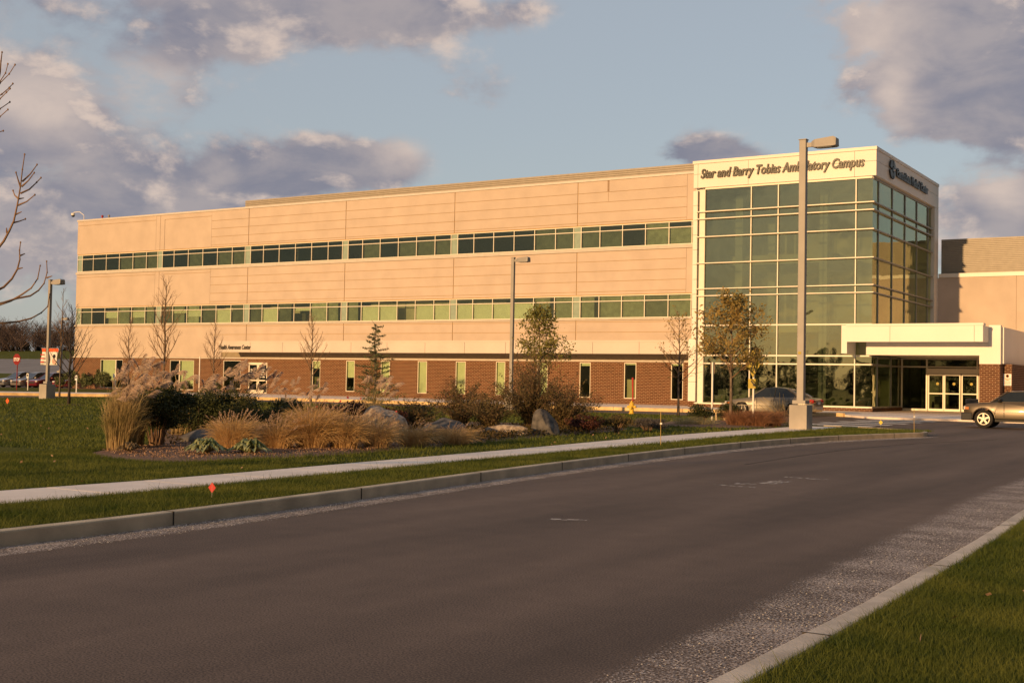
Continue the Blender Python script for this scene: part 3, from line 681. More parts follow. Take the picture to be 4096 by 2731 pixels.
# interior floors and rooms
it = MB()
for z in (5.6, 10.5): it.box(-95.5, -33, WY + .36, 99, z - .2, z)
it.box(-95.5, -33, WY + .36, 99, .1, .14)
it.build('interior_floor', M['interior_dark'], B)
it = MB()
for z in (3.3, 7.75, 12.65): it.box(-95.5, -33, WY + .36, 99, z, z + .15)
it.build('interior_ceiling', M['ceiling'], B)
it = MB(); it.box(-95.5, -33, 83, 83.2, .15, 3.3); rr = random.Random(21); x = -95.5
while x < -33.5:
    w_ = rr.choice([1.2, 1.8, 2.6, 3.5]); d_ = rr.choice([.7, 1.0, 1.5, 2.2, 3.4]); x2 = min(x + w_, -33)
    if not (-95 < x < -88 and d_ < 1.2): it.box(x, x2, WY + .3 + d_, WY + .42 + d_, 5.62, 7.72)
    it.box(x - .04, x + .04, WY + .3 + d_, WY + 4.5, 5.63, 7.71); x = x2
for x in np.arange(-94, -34, 7.1): it.box(x, x + .12, WY + .6, 83, .2, 3.2)
it.build('interior_wall', M['interior'], B)
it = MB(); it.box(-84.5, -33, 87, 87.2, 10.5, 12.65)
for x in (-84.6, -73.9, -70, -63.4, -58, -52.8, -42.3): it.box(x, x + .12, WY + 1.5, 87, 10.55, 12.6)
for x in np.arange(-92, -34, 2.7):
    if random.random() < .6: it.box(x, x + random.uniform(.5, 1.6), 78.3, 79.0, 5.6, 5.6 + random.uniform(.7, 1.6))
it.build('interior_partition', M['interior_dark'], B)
# brick base with window openings
WIN = [(-66.75, -65.9, .47, 2.9), (-63.23, -62.35, .47, 2.92), (-59.75, -58.85, .47, 2.93), (-56.18, -55.3, .47, 2.93), (-52.65, -51.75, .47, 2.93), (-49.07, -48.25, .47, 2.94), (-45.55, -44.65, .48, 2.94), (-42.04, -41.16, .47, 2.94), (-38.53, -37.6, .47, 2.94), (-34.99, -34.1, .47, 2.94)]
BIG = [(-92.27, -89.26, .25, 2.84), (-83.18, -80.2, .25, 2.84), (-76.7, -74.64, .45, 2.86)]
DOOR = (-73.8, -71.65, .12, 2.7)
ops = sorted(WIN + BIG + [DOOR]); bw = MB(); x = -96.05
for a, b, z0, z1 in ops:
    bw.box(x, a, WY - .02, WY + .3, .02, 3.0)
    bw.box(a, b, WY - .02, WY + .3, z1, 3.0)
    if z0 > .2: bw.box(a, b, WY - .02, WY + .3, .02, z0)
    x = b
bw.box(x, -31.9, WY - .02, WY + .3, .02, 3.0); bw.box(-96.05, -95.75, WY + .3, 99, .02, 3.0)
bw.build('brick_wall', M['brick'], B)
MB().box(-96.3, -77.1, WY - .14, WY + .1, 3.0, 3.12).box(-77.1, -32, WY - .06, WY + .1, 3.0, 3.12).build('brick_cap', M['ledge'], B)
def bwin(a, b, z0, z1, mull=(), name='window', tr=(), blind=0, y=WY, fm='frame'):
    f = MB(); w = .05
    f.box(a, a + w, y + .0, y + .12, z0, z1).box(b - w, b, y, y + .12, z0, z1).box(a + w, b - w, y - .001, y + .12, z0, z0 + w).box(a + w, b - w, y - .001, y + .12, z1 - w, z1)
    for m_ in mull: f.box(m_ - w, m_ + w, y + .003, y + .118, z0 + w, z1 - w)
    for t in tr: f.box(a + w, b - w, y + .006, y + .115, t - .025, t + .025)
    wd = f.build(name, M[fm], B)
    MB().box(a + w, b - w, y + .06, y + .07, z0 + w, z1 - w).build('pane', M['base_glass'], wd)
    if blind: MB().box(a + .07, b - .07, y + .16, y + .17, z1 - w - (z1 - z0 - .1) * blind, z1 - w).build('blind', M['blind'], wd)
    return wd
for (a, b, z0, z1), bl in zip(WIN, (.25, .55, 1, 1, 1, 1, 1, .08, .04, .05)): bwin(a, b, z0, z1, blind=bl)
wd = bwin(*BIG[0], mull=(-90.2,)); MB().box(-92.1, -90.3, WY + .16, WY + .17, .9, 2.78).build('blind', M['blind'], wd)
wd = bwin(*BIG[1], mull=(-82.0,)); MB().box(-81.9, -80.3, WY + .16, WY + .17, .6, 2.78).build('blind', M['blind'], wd)
bwin(*BIG[2])
# double doors on the brick wall
for a, b in ((-73.8, -72.73), (-72.71, -71.65)):
    d = MB(); d.box(a, a + .12, WY + .02, WY + .1, .12, 2.62).box(b - .12, b, WY + .02, WY + .1, .12, 2.62).box(a + .12, b - .12, WY + .021, WY + .1, .12, .4).box(a + .12, b - .12, WY + .021, WY + .1, 2.5, 2.62).box(a + .12, b - .12, WY + .021, WY + .1, 1.15, 1.25)
    d = d.build('door', M['frame'], B); MB().box(a + .12, b - .12, WY + .05, WY + .06, .4, 2.5).build('pane', M['door_glass'], d)
    for k, t_ in enumerate((('Student', 'Health', 'Awareness', 'Center') if a < -73 else ('Michele C.', 'Jennifer', 'Awareness', 'to Reality'))):
        text_mesh('door_lettering', t_, M['white'], d, .19, .55, .2, .002, FRONT(a + .22, WY + .045, 2.05 - k * .2))
MB().box(-73.8, -71.65, WY + .0, WY + .12, 2.621, 2.7).build('door_head', M['frame'], B)
# canopy fascia along the wing
CY = 74.6; CS = CY / 75.7
cf = MB(); xs = [-76.07, -72.47, -68.93, -65.4, -61.79, -58.25, -54.66, -51.07, -47.5, -43.95, -40.39, -36.82, -33.28, -32.5]
xs = [q * CS for q in xs]
for a, b in zip(xs[:-1], xs[1:]): cf.box(a + .012, b - .012, CY, CY + .06, 3.50, 4.29)
cf.box(-76.07 * CS, -32.05, CY - .03, CY + .3, 4.29, 4.41)
cf.build('canopy_fascia', M['panel'], B)
MB().box(-76.05 * CS, -32.05, CY + .07, WY - .01, 3.53, 3.72).box(-76.05 * CS, -75.95 * CS, CY + .07, WY - .01, 3.72, 4.28).build('canopy_soffit', M['panel'], B)
MB().box(-76.9, -32, WY - .05, WY + .04, 3.14, 3.54).build('canopy_band', M['band'], B)
text_mesh('sign_lettering', 'Health Awareness Center', M['letter'], B, .50, 3.57, .25, .012, FRONT(-76.03 * CS, CY - .02, 3.74))
MB().tube([(-76.5, 74.0, .1), (-76.5, 74.0, 3.1)], .05, 8).build('downpipe', M['white_panel'], B)

# ---- glass tower
TY = 73.4; TX = -20.3
tw = MB()
# parapet panels, front and side
for a, b in ((-32.0, -31.7), (-31.7, -28.3), (-28.3, -25), (-25, -21.6), (-21.6, -20.3)):
    for z0, z1 in ((14.12, 15.0), (15.0, 15.66)): tw.box(a + .01, b - (.01 if b < -20.4 else 0), TY, TY + .4, z0 + .01, z1 - .01)
for a, b in ((73.8, 77), (77, 81), (81, 85), (85, 89.2)):
    for z0, z1 in ((14.12, 15.0), (15.0, 15.66)): tw.box(TX - .4, TX, a + .01, b - .01, z0 + .01, z1 - .01)
tw.box(-31.99, TX - .05, TY + .4, 89.1, 14.3, 15.6)
# left pilaster and right rear pilaster
for z0 in (.45, 1.7, 2.7, 4.45, 5.4, 6.35, 7.3, 8.25, 9.2, 10.15, 11.1, 12.05, 13.0):
    z1 = {.45: 1.7, 1.7: 2.7, 2.7: 4.45}.get(z0, min(z0 + .95, 14.12))
    tw.box(-32.0 - (.2 if z0 < 3 else 0), -31.7, TY, TY + .5, z0 + .01, z1 - .01)
tw.box(TX - .35, TX, 88.1, 89.2, 4.6, 14.1)
tw.box(-32, -31.75, TY + .5, 77, .3, 14.2)
T = tw.build('glass_tower', M['white_panel'], B)
MB().box(-32.05, TX + .04, TY - .05, TY + .35, 15.67, 15.86).box(TX - .35, TX + .04, TY + .35, 89.2, 15.67, 15.86).build('coping', M['white_panel'], T)
MB().box(-32.2, TX - .1, TY - .02, TY + .4, .02, .30).box(TX - .45, TX - .1, TY + .4, 80.4, .02, .30).build('brick_plinth', M['brick'], T)
mf = MB(); GZ0, GZ1 = .40, 14.02; GY = TY + .22; CX = -20.55
mf.box(-31.6, -31.22, GY - .12, GY + .1, GZ0, GZ1)
for x in (-28.13, -26.37, -24.63, -21.53): mf.box(x - .030, x + .030, GY - .1, GY + .1, GZ0, GZ1)
mf.box(-31.22, CX, GY - .13, GY + .1, 14.0, 14.11)
for z in (5.3, 3.4, 2.89): mf.box(-31.22, CX + .01, GY - .085, GY + .09, z - .04, z + .04)
mf.box(-31.7, CX + .1, GY - .17, GY + .1, .28, .40)
mf.build('mullion_frame', M['frame'], T)
ms = MB()
for y in (74.78, 77.9, 81.0, 84.05, 87.1): ms.box(CX - .1, CX + .06, y - .04, y + .04, GZ0 if y < 80 else 5.2, GZ1)
for z in (3.4, 2.89): ms.box(CX - .1, CX + .05, GY, 80.3, z - .05, z + .05)
ms.box(CX - .1, CX + .08, GY + .05, 80.3, .28, .40).box(CX - .1, CX + .05, GY, 88.1, 13.97, 14.11)
ms.build('mullion_frame', M['frame_side'], T)
XS = [-31.22, -28.13, -26.37, -24.63, -21.53, CX]; ZS = [.4, 2.89, 3.4, 5.3, 7.18, 7.63, 9.26, 10.95, 12.1, 12.56, 14.0]
for a, b in zip(XS[:-1], XS[1:]):
    for z0, z1 in zip(ZS[:-1], ZS[1:]):
        MB().box(a, b, GY, GY + .01, z0, z1).build('glass_pane', M['tower_glass'], T)
YS = [GY + .012, 74.78, 77.9, 81.0, 84.05, 87.1, 88.1]
for a, b in zip(YS[:-1], YS[1:]):
    for z0, z1 in zip(ZS[:-1], ZS[1:]):
        if a > 80 and z0 < 5: continue
        MB().box(CX - .012, CX - .002, a, min(b, 80.3) if z0 < 5 else b, z0, z1).build('glass_pane', M['tower_glass'], T)
for z in (7.18, 7.63, 9.26, 10.95, 12.1, 12.56):
    MB().box(-31.75, CX + .17, GY - .34, GY - .13, z - .028, z + .028).box(-31.7, CX - .1, GY - .12, GY + .06, z - .022, z + .022).build('sunshade_front', M['frame'], T)
    MB().box(CX - .05, CX + .17, GY - .129, 88.9, z - .03, z + .03).build('sunshade_side', M['frame_side'], T)
MB().box(-32, -20.42, 89.1, 89.25, .02, 14.1).build('rear_wall', M['joint'], T)
ti = MB()
for z in (5.0, 9.45): ti.box(-31.6, -24, 77.2, 89, z, z + .6)
ti.box(-31.6, -20.7, 74.4, 89, 14.03, 14.2)
ti.box(-31.7, -31.5, 74, 89, .3, 14)
ti.build('interior_balcony', M['interior'], T)
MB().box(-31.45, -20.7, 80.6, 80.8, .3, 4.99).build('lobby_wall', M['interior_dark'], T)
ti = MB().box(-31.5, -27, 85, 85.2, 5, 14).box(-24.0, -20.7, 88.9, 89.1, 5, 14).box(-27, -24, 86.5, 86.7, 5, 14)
ti.build('interior_wall', M['interior'], T)
ti = MB()
for x, y in ((-30.1, 75.9), (-24.6, 76.2), (-30.1, 82)): ti.box(x, x + .5, y, y + .5, .3, 14)
ti.build('interior_column', M['ceiling'], T)
MB().box(-31.6, -20.65, 73.8, 89, .12, .3).build('interior_floor', M['interior_dark'], T)
ch = MB()
for i, x in enumerate((-30.7, -29.9, -29.1, -28.2, -27.3)): ch.box(x, x + .65, 74.3, 74.9, .32, .85).box(x, x + .65, 74.75, 74.95, .85, 1.25)
ch.build('lobby_seat', M['ceiling'], T)
text_mesh('sign_lettering', 'Star and Barry Tobias Ambulatory Campus', M['letter'], T, .82, 10.5, .25, .05, FRONT(-31.48, TY - .075, 14.72))
text_mesh('side_lettering', 'CentraState Medical Center', M['letter'], T, .78, 8.1, 0, .04, SIDE(TX + .07, 77.7, 14.68))
# round emblem: four segments around a small ring
em = MB(); cy, cz = 76.72, 14.97
for q in range(4):
    a0 = q * math.pi / 2 + .16; a1 = (q + 1) * math.pi / 2 - .16; pts = []
    ra = lambda a: (.62 + (.0 if q % 2 else .0)); arc = np.linspace(a0, a1, 7)
    outer = [(cy + .62 * math.cos(t), cz + .6 * math.sin(t)) for t in arc]; inner = [(cy + .22 * math.cos(t), cz + .22 * math.sin(t)) for t in reversed(arc)]
    pl = outer + inner; k = len(em.v); m_ = len(pl)
    em.v += [(TX + .03, y, z) for y, z in pl] + [(TX + .12, y, z) for y, z in pl]
    em.f += [tuple(k + i for i in range(m_)), tuple(k + m_ + i for i in reversed(range(m_)))] + [(k + i, k + (i + 1) % m_, k + m_ + (i + 1) % m_, k + m_ + i) for i in range(m_)]
em.lathe([(.13, 0), (.13, .1)], (TX + .03, cy, cz), 14, 'x')
em.build('emblem', M['letter'], T)

# ---- entrance canopy and doors
cp = MB(); EY = 73.0
cp.box(-20.7, -13.2, EY, EY + .4, 3.45, 3.85); cp.box(-14.33, -13.2, EY, EY + .4, 2.97, 3.449); cp.box(-13.82, -13.2, EY, EY + .4, 3.851, 5.15)
cp.box(-13.3, -13.1, EY + .41, 90, 3.0, 5.05); cp.box(-20.2, -13.31, EY + .41, 80, 3.46, 3.6); cp.box(-20.5, -13.31, EY + .6, 89, 4.8, 4.95)
cp.box(-20.2, -13.2, 80.35, 80.5, 3.6, 4.8); cp.box(-20.7, -13.83, EY + .03, EY + .35, 3.851, 5.05)
CP = cp.build('entrance_canopy', M['white_panel'], B)
MB().box(-21.4, -18.9, 71.4, 71.46, 4.17, 5.06).box(-18.88, -14.3, 71.4, 71.46, 4.17, 5.06).box(-14.28, -13.83, 71.4, 71.46, 4.17, 5.06).box(-21.42, -13.8, 71.36, 72.0, 5.07, 5.2).box(-21.4, -13.83, 71.47, 72.96, 4.19, 4.3).box(-13.89, -13.83, 71.47, 72.96, 4.3, 5.06).build('canopy_fascia', M['white_panel'], CP)
MB().box(-21.75, -21.42, 71.6, 73.3, 3.5, 5.14).build('canopy_return', M['white_panel'], CP)
MB().box(-14.33, -13.22, EY + .02, EY + .85, .02, 2.95).build('brick_pier', M['brick'], CP)
MB().box(-13.5, -12.74, 73.86, 74.2, .02, 2.99).box(-13.0, -12.745, 74.2, 90, .02, 2.99).build('brick_wall', M['brick'], CP)
# entrance glazing at the back of the porch
DY = 80.2
en = MB()
for x in (-20.5, -18.95, -15.9): en.box(x, x + .1, DY, DY + .12, .12, 3.45)
en.box(-20.5, -13.3, DY - .002, DY + .12, 2.86, 2.94).box(-20.5, -13.3, DY - .002, DY + .12, 3.36, 3.45).box(-20.4, -18.95, DY, DY + .12, .12, .26)
en.box(-18.85, -13.3, DY - .12, DY + .14, 2.5, 2.8)
en.build('entrance_frame', M['frame'], CP)
MB().box(-20.4, -13.3, DY + .05, DY + .06, 2.94, 3.36).box(-20.4, -18.95, DY + .05, DY + .06, .26, 2.86).build('glass_pane', M['door_glass'], CP)
for i, (a, b) in enumerate(((-18.82, -17.86), (-17.82, -16.84), (-16.78, -15.8), (-15.78, -14.8))):
    y = DY - .06 if i in (1, 2) else DY + .02
    d = MB().box(a, a + .07, y, y + .05, .13, 2.48).box(b - .07, b, y, y + .05, .13, 2.48).box(a + .07, b - .07, y + .001, y + .05, .13, .28).box(a + .07, b - .07, y + .001, y + .05, 2.36, 2.48).box(a + .07, b - .07, y + .001, y + .05, 1.2, 1.27)
    d = d.build('sliding_door', M['frame'], CP)
    MB().box(a + .07, b - .07, y + .02, y + .03, .28, 2.36).build('glass_pane', M['door_glass'], d)
    if i < 3: MB().lathe([(.09, 0), (.09, .006)], ((a + b) / 2 + .1, y + .008, 1.85), 14, 'y').build('door_sticker', M['signyellow'], d)
text_mesh('door_lettering', 'Ambulatory Ca', M['letter'], CP, .26, 2.2, .3, .004, FRONT(-17.75, DY + .12, 2.1))
MB().box(-20.3, -13.3, 84.5, 84.7, .12, 3.5).box(-17.3, -16.2, 82.5, 83.5, .12, 1.4).box(-15.9, -15, 82, 83, .12, 1.5).build('interior_wall', M['interior_dark'], CP)
MB().box(-19.4, -18.1, 82.6, 82.9, .12, 2.6).build('interior_panel', M['interior'], CP)
wc = MB()
for x in (-18.8, -17.4, -16.6):
    wc.lathe([(.3, 0), (.3, .04)], (x, 81.4, .42), 16, 'x'); wc.lathe([(.3, 0), (.3, .04)], (x + .5, 81.4, .42), 16, 'x'); wc.box(x + .06, x + .45, 81.2, 81.6, .55, .6); wc.box(x + .06, x + .45, 81.6, 81.65, .6, 1.05)
wc.build('lobby_wheelchair', M['plastic'], CP)
# ---- rear wing on the right
RY = 89.2
rw = MB()
for a, b in ((-20.4, -15.15), (-15.1, -8), (-7.95, 0), (.05, 20)): rw.box(a, b, RY, RY + .06, 3, 9.28)
rw.box(-20.4, 20, RY + .061, RY + .3, 3, 9.28)
RW = rw.build('rear_wing', M['stucco'], B)
MB().box(-20.4, 20, RY + .02, RY + .3, .02, 2.99).build('brick_base', M['brick'], RW)
MB().box(-20.25, 20, RY - .1, RY + .4, 9.29, 9.56).build('coping', M['white_panel'], RW)
rs = MB(); rs.box(-20.25, 20, 89.95, 90.2, 9.4, 12.05)
for i in range(19): rs.box(-20.25, 20, 89.88, 89.95, 9.62 + i * .128, 9.69 + i * .128)
rs.build('roof_screen', M['screen'], RW)

# tobacco-free sign on the annex wall
s_ = thing('wall_sign', (-12.98, 73.86, 2.1), 'white sign with orange lettering on the brick wall beside the entrance pier', 'sign')
MB().box(-13.19, -12.77, 73.84, 73.857, 1.78, 2.44).build('sign_panel', M['white'], s_)
MB().lathe([(.09, 0), (.09, .004), (.07, .004), (.07, 0)], (-12.98, 73.835, 2.32), 16, 'y').build('sign_symbol', M['orange_ink'], s_)
for k, (t_, w) in enumerate((('TOBACCO FREE', .34), ('CAMPUS', .2), ('Smoking is not permitted', .32), ('anywhere on this campus', .32), ('Thank you', .28))):
    text_mesh('sign_lettering', t_, M['orange_ink'], s_, .085 if k < 2 else .05, w, 0, .002, FRONT(-12.98 - w / 2, 73.836, 2.14 - k * .075))
# roof camera and vents
rc = thing('security_camera', (-95.84, 77.5, 15.9), 'white dome camera on a gooseneck arm at the roof corner', 'camera')
MB().tube([(-95.84, 77.5, 15.88), (-95.86, 77.5, 16.42), (-96.5, 77.5, 16.78), (-97.3, 77.5, 16.78), (-97.42, 77.5, 16.7)], .035, 8).build('arm', M['white'], rc)
MB().lathe([(.06, .22), (.17, .2), (.18, .1), (.17, 0)], (-97.42, 77.5, 16.5), 14).build('housing', M['white'], rc)
MB().lathe([(.16, 0), (.15, -.08), (.09, -.15), (.01, -.17)], (-97.42, 77.5, 16.5), 14).build('dome', M['plastic'], rc)
for x, lab in ((-93.4, 'small dark vent knob on the roof edge, nearer the corner camera'), (-92.5, 'small pale vent pipe on the roof edge, farther from the corner camera')):
    v_ = MB().lathe([(.05, 0), (.05, .25), (.11, .27), (.11, .4), (.04, .46)], (x, 77.6, 15.85), 10).build('roof_vent', M['red' if x < -93 else 'pole']); tag(v_, lab, 'vent', 'vents on the roof edge')

# ================================================================ STREET FURNITURE
def light_pole(loc, h, w, label, base=.82, arm=1.0, rz=0, bw_=.6, group='parking lot light poles'):
    t = thing('light_pole', loc, label, 'light pole', group); x, y, z = loc
    c = MB().box(x - bw_ / 2, x + bw_ / 2, y - bw_ / 2, y + bw_ / 2, z - .05, z + base).build('concrete_base', M['concrete'], t, bevel=.02)
    p = MB().box(x - w * .5, x + w * .5, y - w * .5, y + w * .5, z + base + .05, z + h).build('pole', M['pole'], t, bevel=w * .08)
    MB().box(x - w * .95, x + w * .95, y - w * .95, y + w * .95, z + base + .03, z + base + .15).build('base_plate', M['pole'], p)
    MB().box(x - w * .6, x + w * .6, y - w * .6, y + w * .6, z + h, z + h + .02).build('cap', M['pole'], p)
    MB().box(x + w * .5, x + w * .5 + .18 * arm, y - .04, y + .04, z + h - .24 * arm, z + h - .1 * arm).build('arm', M['pole'], t)
    a0 = x + w * .5 + .17 * arm; hd = MB()
    for xx, z0_, z1_, hw in ((a0, -.24, -.08, .10), (a0 + .12 * arm, -.28, -.03, .17), (a0 + .72 * arm, -.28, .02, .2), (a0 + .80 * arm, -.26, -.03, .18)):
        hd.v += [(xx, y - hw * arm, z + h + z0_ * arm), (xx, y + hw * arm, z + h + z0_ * arm), (xx, y + hw * arm * .85, z + h + z1_ * arm), (xx, y - hw * arm * .85, z + h + z1_ * arm)]
    for i in range(3):
        for j in range(4): k = (j + 1) % 4; hd.f.append((i * 4 + j, i * 4 + k, (i + 1) * 4 + k, (i + 1) * 4 + j))
    hd.f += [(0, 1, 2, 3), (12, 13, 14, 15)]
    hd = hd.build('lamp_head', M['pole'], t)
    MB().box(a0 + .2 * arm, a0 + .66 * arm, y - .14 * arm, y + .14 * arm, z + h - .295 * arm, z + h - .281 * arm).build('lens', M['lamp_lens'], hd)
    return t
big = light_pole((-13.42, 39.8, .11), 9.6, .23, 'tall square light pole on a concrete block, standing in front of the glass tower', arm=1.05)
MB().box(-13.49, -13.39, 39.67, 39.683, 2.60, 2.68).build('number_plate', M['signyellow'], big)
light_pole((-32.2, 51.9, .08), 7.55, .16, 'square light pole rising behind the brown shrubs at the middle of the long building', arm=.85, bw_=.5)
p1 = light_pole((-56.5, 43.6, .1), 6.45, .16, 'light pole carrying two red and white banners near the left edge', arm=.95)
def banner(x0, x1, z0, z1, wav, nm):
    V = []; nx, nz_ = 10, 10
    for i in range(nx + 1):
        for j in range(nz_ + 1):
            u = i / nx; v = j / nz_; V.append((x0 + (x1 - x0) * u + wav * math.sin(v * 3.1) * u, 43.6 - .02 + .06 * math.sin(v * 5 + u * 3), z0 + (z1 - z0) * v))
    return V, nx, nz_
def bn_mesh(x0, x1, z0, z1, wav, m, nm, par, lo=0, hi=10, dy=0):
    V, nx, nz_ = banner(x0, x1, z0, z1, wav, nm); mb = MB(); mb.v = [(a, b + dy, c) for a, b, c in V]; used = {}
    for i in range(nx):
        for j in range(lo, hi): a = i * (nz_ + 1) + j; mb.f.append((a, a + nz_ + 1, a + nz_ + 2, a + 1))
    keep = sorted({q for f in mb.f for q in f}); rm = {q: k for k, q in enumerate(keep)}; mb.v = [mb.v[q] for q in keep]; mb.f = [tuple(rm[q] for q in f) for f in mb.f]
    o = mb.build(nm, m, par, smooth=True); s = o.modifiers.new('s', 'SOLIDIFY'); s.thickness = .004; return o
for x0, x1, wv_, lab in ((-56.62, -57.1, .12, 'narrow red and white banner on the left side of the light pole'), (-56.36, -55.72, .04, 'wide red and white banner with a figure, on the right side of the light pole')):
    b_ = thing('banner', (x0, 43.6, 1.9), lab, 'banner', 'banners on the left light pole')
    cl = bn_mesh(x0, x1, 1.95, 2.84, wv_, M['white'], 'banner_cloth', b_)
    bn_mesh(x0, x1, 1.95, 2.84, wv_, M['orangeflag'], 'banner_header', b_, 8, 10, -.006)
    MB().tube([(x0, 43.6, 2.86), (x1, 43.6, 2.86)], .012, 6).build('banner_rod', M['pole'], b_)
    if x1 > x0:
        MB().lathe([(.02, 0), (.17, .002), (.17, .006)], (-55.93, 43.53, 2.16), 16, 'y').build('printed_face', P('print_pink', (.55, .35, .28), .7), cl)
        MB().lathe([(.11, 0), (.11, .006)], (-55.9, 43.51, 2.42), 12, 'y').build('printed_cap', M['dark'], cl)
    else:
        for k in range(3): MB().box(x1 + .08, x0 - .1, 43.50, 43.505, 2.08 + k * .2, 2.14 + k * .2).build('printed_stripe', M['redflag'], cl)
for x, y, z, h, lab in ((-150, 118, 1.0, 8.5, 'distant light pole in front of the bare woods, further left of the two'), (-141, 114, .5, 8.6, 'distant light pole in front of the bare woods, nearer the banner pole')):
    light_pole((x, y, z), h, .22, lab, arm=1.2, bw_=.8)
# stop sign
t = thing('stop_sign', (-84.0, 62, .1), 'red octagonal stop sign by the parked cars at far left', 'sign')
MB().tube([(-84.02, 62, .1), (-84.02, 62, 2.9)], .035, 6).build('post', M['stopred'], t)
o8 = [(-84.03 + .46 * math.cos(R(22.5 + 45 * k)), 2.53 + .46 * math.sin(R(22.5 + 45 * k))) for k in range(8)]
mb = MB(); mb.v = [(a, 61.93, b) for a, b in o8] + [(a, 61.95, b) for a, b in o8]; mb.f = [tuple(range(8)), tuple(range(15, 7, -1))] + [(k, (k + 1) % 8, 8 + (k + 1) % 8, 8 + k) for k in range(8)]
f_ = mb.build('sign_face', M['stopred'], t); text_mesh('sign_lettering', 'STOP', M['white'], f_, .36, .7, 0, .003, FRONT(-84.38, 61.925, 2.4))
def small_sign(loc, h, lab, w=.24, hh=.36, back=False):
    t = thing('parking_sign', loc, lab, 'sign', 'parking signs along the car park'); x, y, z = loc
    MB().tube([loc, (x, y, z + h)], .04, 6).build('post', M['white'] if not back else M['pole'], t)
    f_ = MB().box(x - w / 2, x + w / 2, y - .06, y - .045, z + h - hh, z + h).build('sign_face', M['white'], t)
    if not back: MB().box(x - w * .28, x + w * .28, y - .066, y - .061, z + h - hh * .65, z + h - hh * .2).build('symbol', M['dark'], f_)
small_sign((-83.2, 62.4, .1), 1.35, 'white parking sign post right beside the stop sign')
small_sign((-74.5, 60.0, .1), 1.28, 'white parking sign just right of the banner pole')
small_sign((-82.8, 70.5, .1), 1.45, 'pale blank-backed parking sign closest to the brick corner', back=True)
# pedestrian sign
t = thing('pedestrian_crossing_sign', (-16.28, 43, .15), 'yellow diamond pedestrian sign with arrow plate, on a post before the glass tower', 'sign')
MB().box(-16.31, -16.25, 42.97, 43.03, .1, 2.7).build('post', M['white'], t)
mb = MB(); dd = [(-16.28, 1.83), (-15.99, 2.33), (-16.28, 2.84), (-16.57, 2.33)]; mb.v = [(a, 42.93, b) for a, b in dd] + [(a, 42.95, b) for a, b in dd]; mb.f = [(0, 1, 2, 3), (7, 6, 5, 4)] + [(k, (k + 1) % 4, 4 + (k + 1) % 4, 4 + k) for k in range(4)]
f_ = mb.build('sign_face', M['signyellow'], t)
ped = MB()
def flat(pts, mbx, y=42.926):
    mbx.poly([(a, y, b) for a, b in pts])
cx = -16.28
flat([(cx + .04 * math.cos(a), 2.60 + .045 * math.sin(a)) for a in np.linspace(0, 6.0, 10)], ped)
flat([(cx - .05, 2.53), (cx + .05, 2.53), (cx + .055, 2.3), (cx - .035, 2.3)], ped)
flat([(cx - .035, 2.31), (cx + .01, 2.31), (cx - .05, 2.02), (cx - .1, 2.02)], ped); flat([(cx + .01, 2.31), (cx + .055, 2.31), (cx + .12, 2.04), (cx + .075, 2.03)], ped)
flat([(cx - .05, 2.52), (cx - .03, 2.45), (cx - .12, 2.34), (cx - .145, 2.37)], ped); flat([(cx + .045, 2.52), (cx + .04, 2.44), (cx + .12, 2.33), (cx + .14, 2.36)], ped)
s2 = ped.build('walking_figure', M['dark'], f_); s2.modifiers.new('s', 'SOLIDIFY').thickness = .003
f2 = MB().box(-16.46, -16.10, 42.93, 42.95, 1.43, 1.78).build('arrow_plate', M['signyellow'], t)
aw = MB(); flat([(-16.37, 1.70), (-16.33, 1.73), (-16.22, 1.60), (-16.19, 1.64), (-16.17, 1.50), (-16.30, 1.53), (-16.26, 1.56)], aw); aw.build('arrow', M['dark'], f2).modifiers.new('s', 'SOLIDIFY').thickness = .003
t = thing('road_sign', (-19.13, 46, .15), 'thin white sign post seen edge-on, left of the leafy brown tree', 'sign')
MB().box(-19.16, -19.10, 45.97, 46.03, .1, 2.43).build('post', M['white'], t)
MB().box(-19.25, -19.05, 46.04, 46.06, 1.98, 2.42).build('sign_face', M['bark'], t)
# wooden stubs by the right bed
for i, x in enumerate((-19.55, -18.75, -18.4)):
    o = MB().box(x - .035, x + .035, 45.5, 45.57, .1, .65 - .07 * i).build('wooden_stake', M['stake']); tag(o, 'short wooden stake behind the dark low shrub, %s of three' % ('left', 'middle', 'right')[i], 'stake', 'wooden stakes behind the shrub')
# hydrant
t = thing('fire_hydrant', (-25.58, 51.9, .1), 'yellow fire hydrant with a red marker rod on the lawn', 'fire hydrant')
MB().lathe([(.13, 0), (.14, .05), (.10, .06), (.10, .34), (.14, .35), (.14, .40), (.12, .42), (.11, .5), (.06, .57), (.03, .58), (.03, .63)], (-25.58, 51.9, .1), 16).build('body', M['yellow'], t)
MB().lathe([(.055, -.22), (.055, .22)], (-25.58, 51.9, .45), 10, 'x').build('side_nozzle', M['yellow'], t)
MB().lathe([(.075, -.17), (.075, 0)], (-25.58, 51.9, .40), 12, 'y').build('front_nozzle', M['yellow'], t)
MB().tube([(-25.56, 51.98, .55), (-25.59, 51.98, 1.8)], [.035, .05], 8).build('marker_rod', M['red'], t)
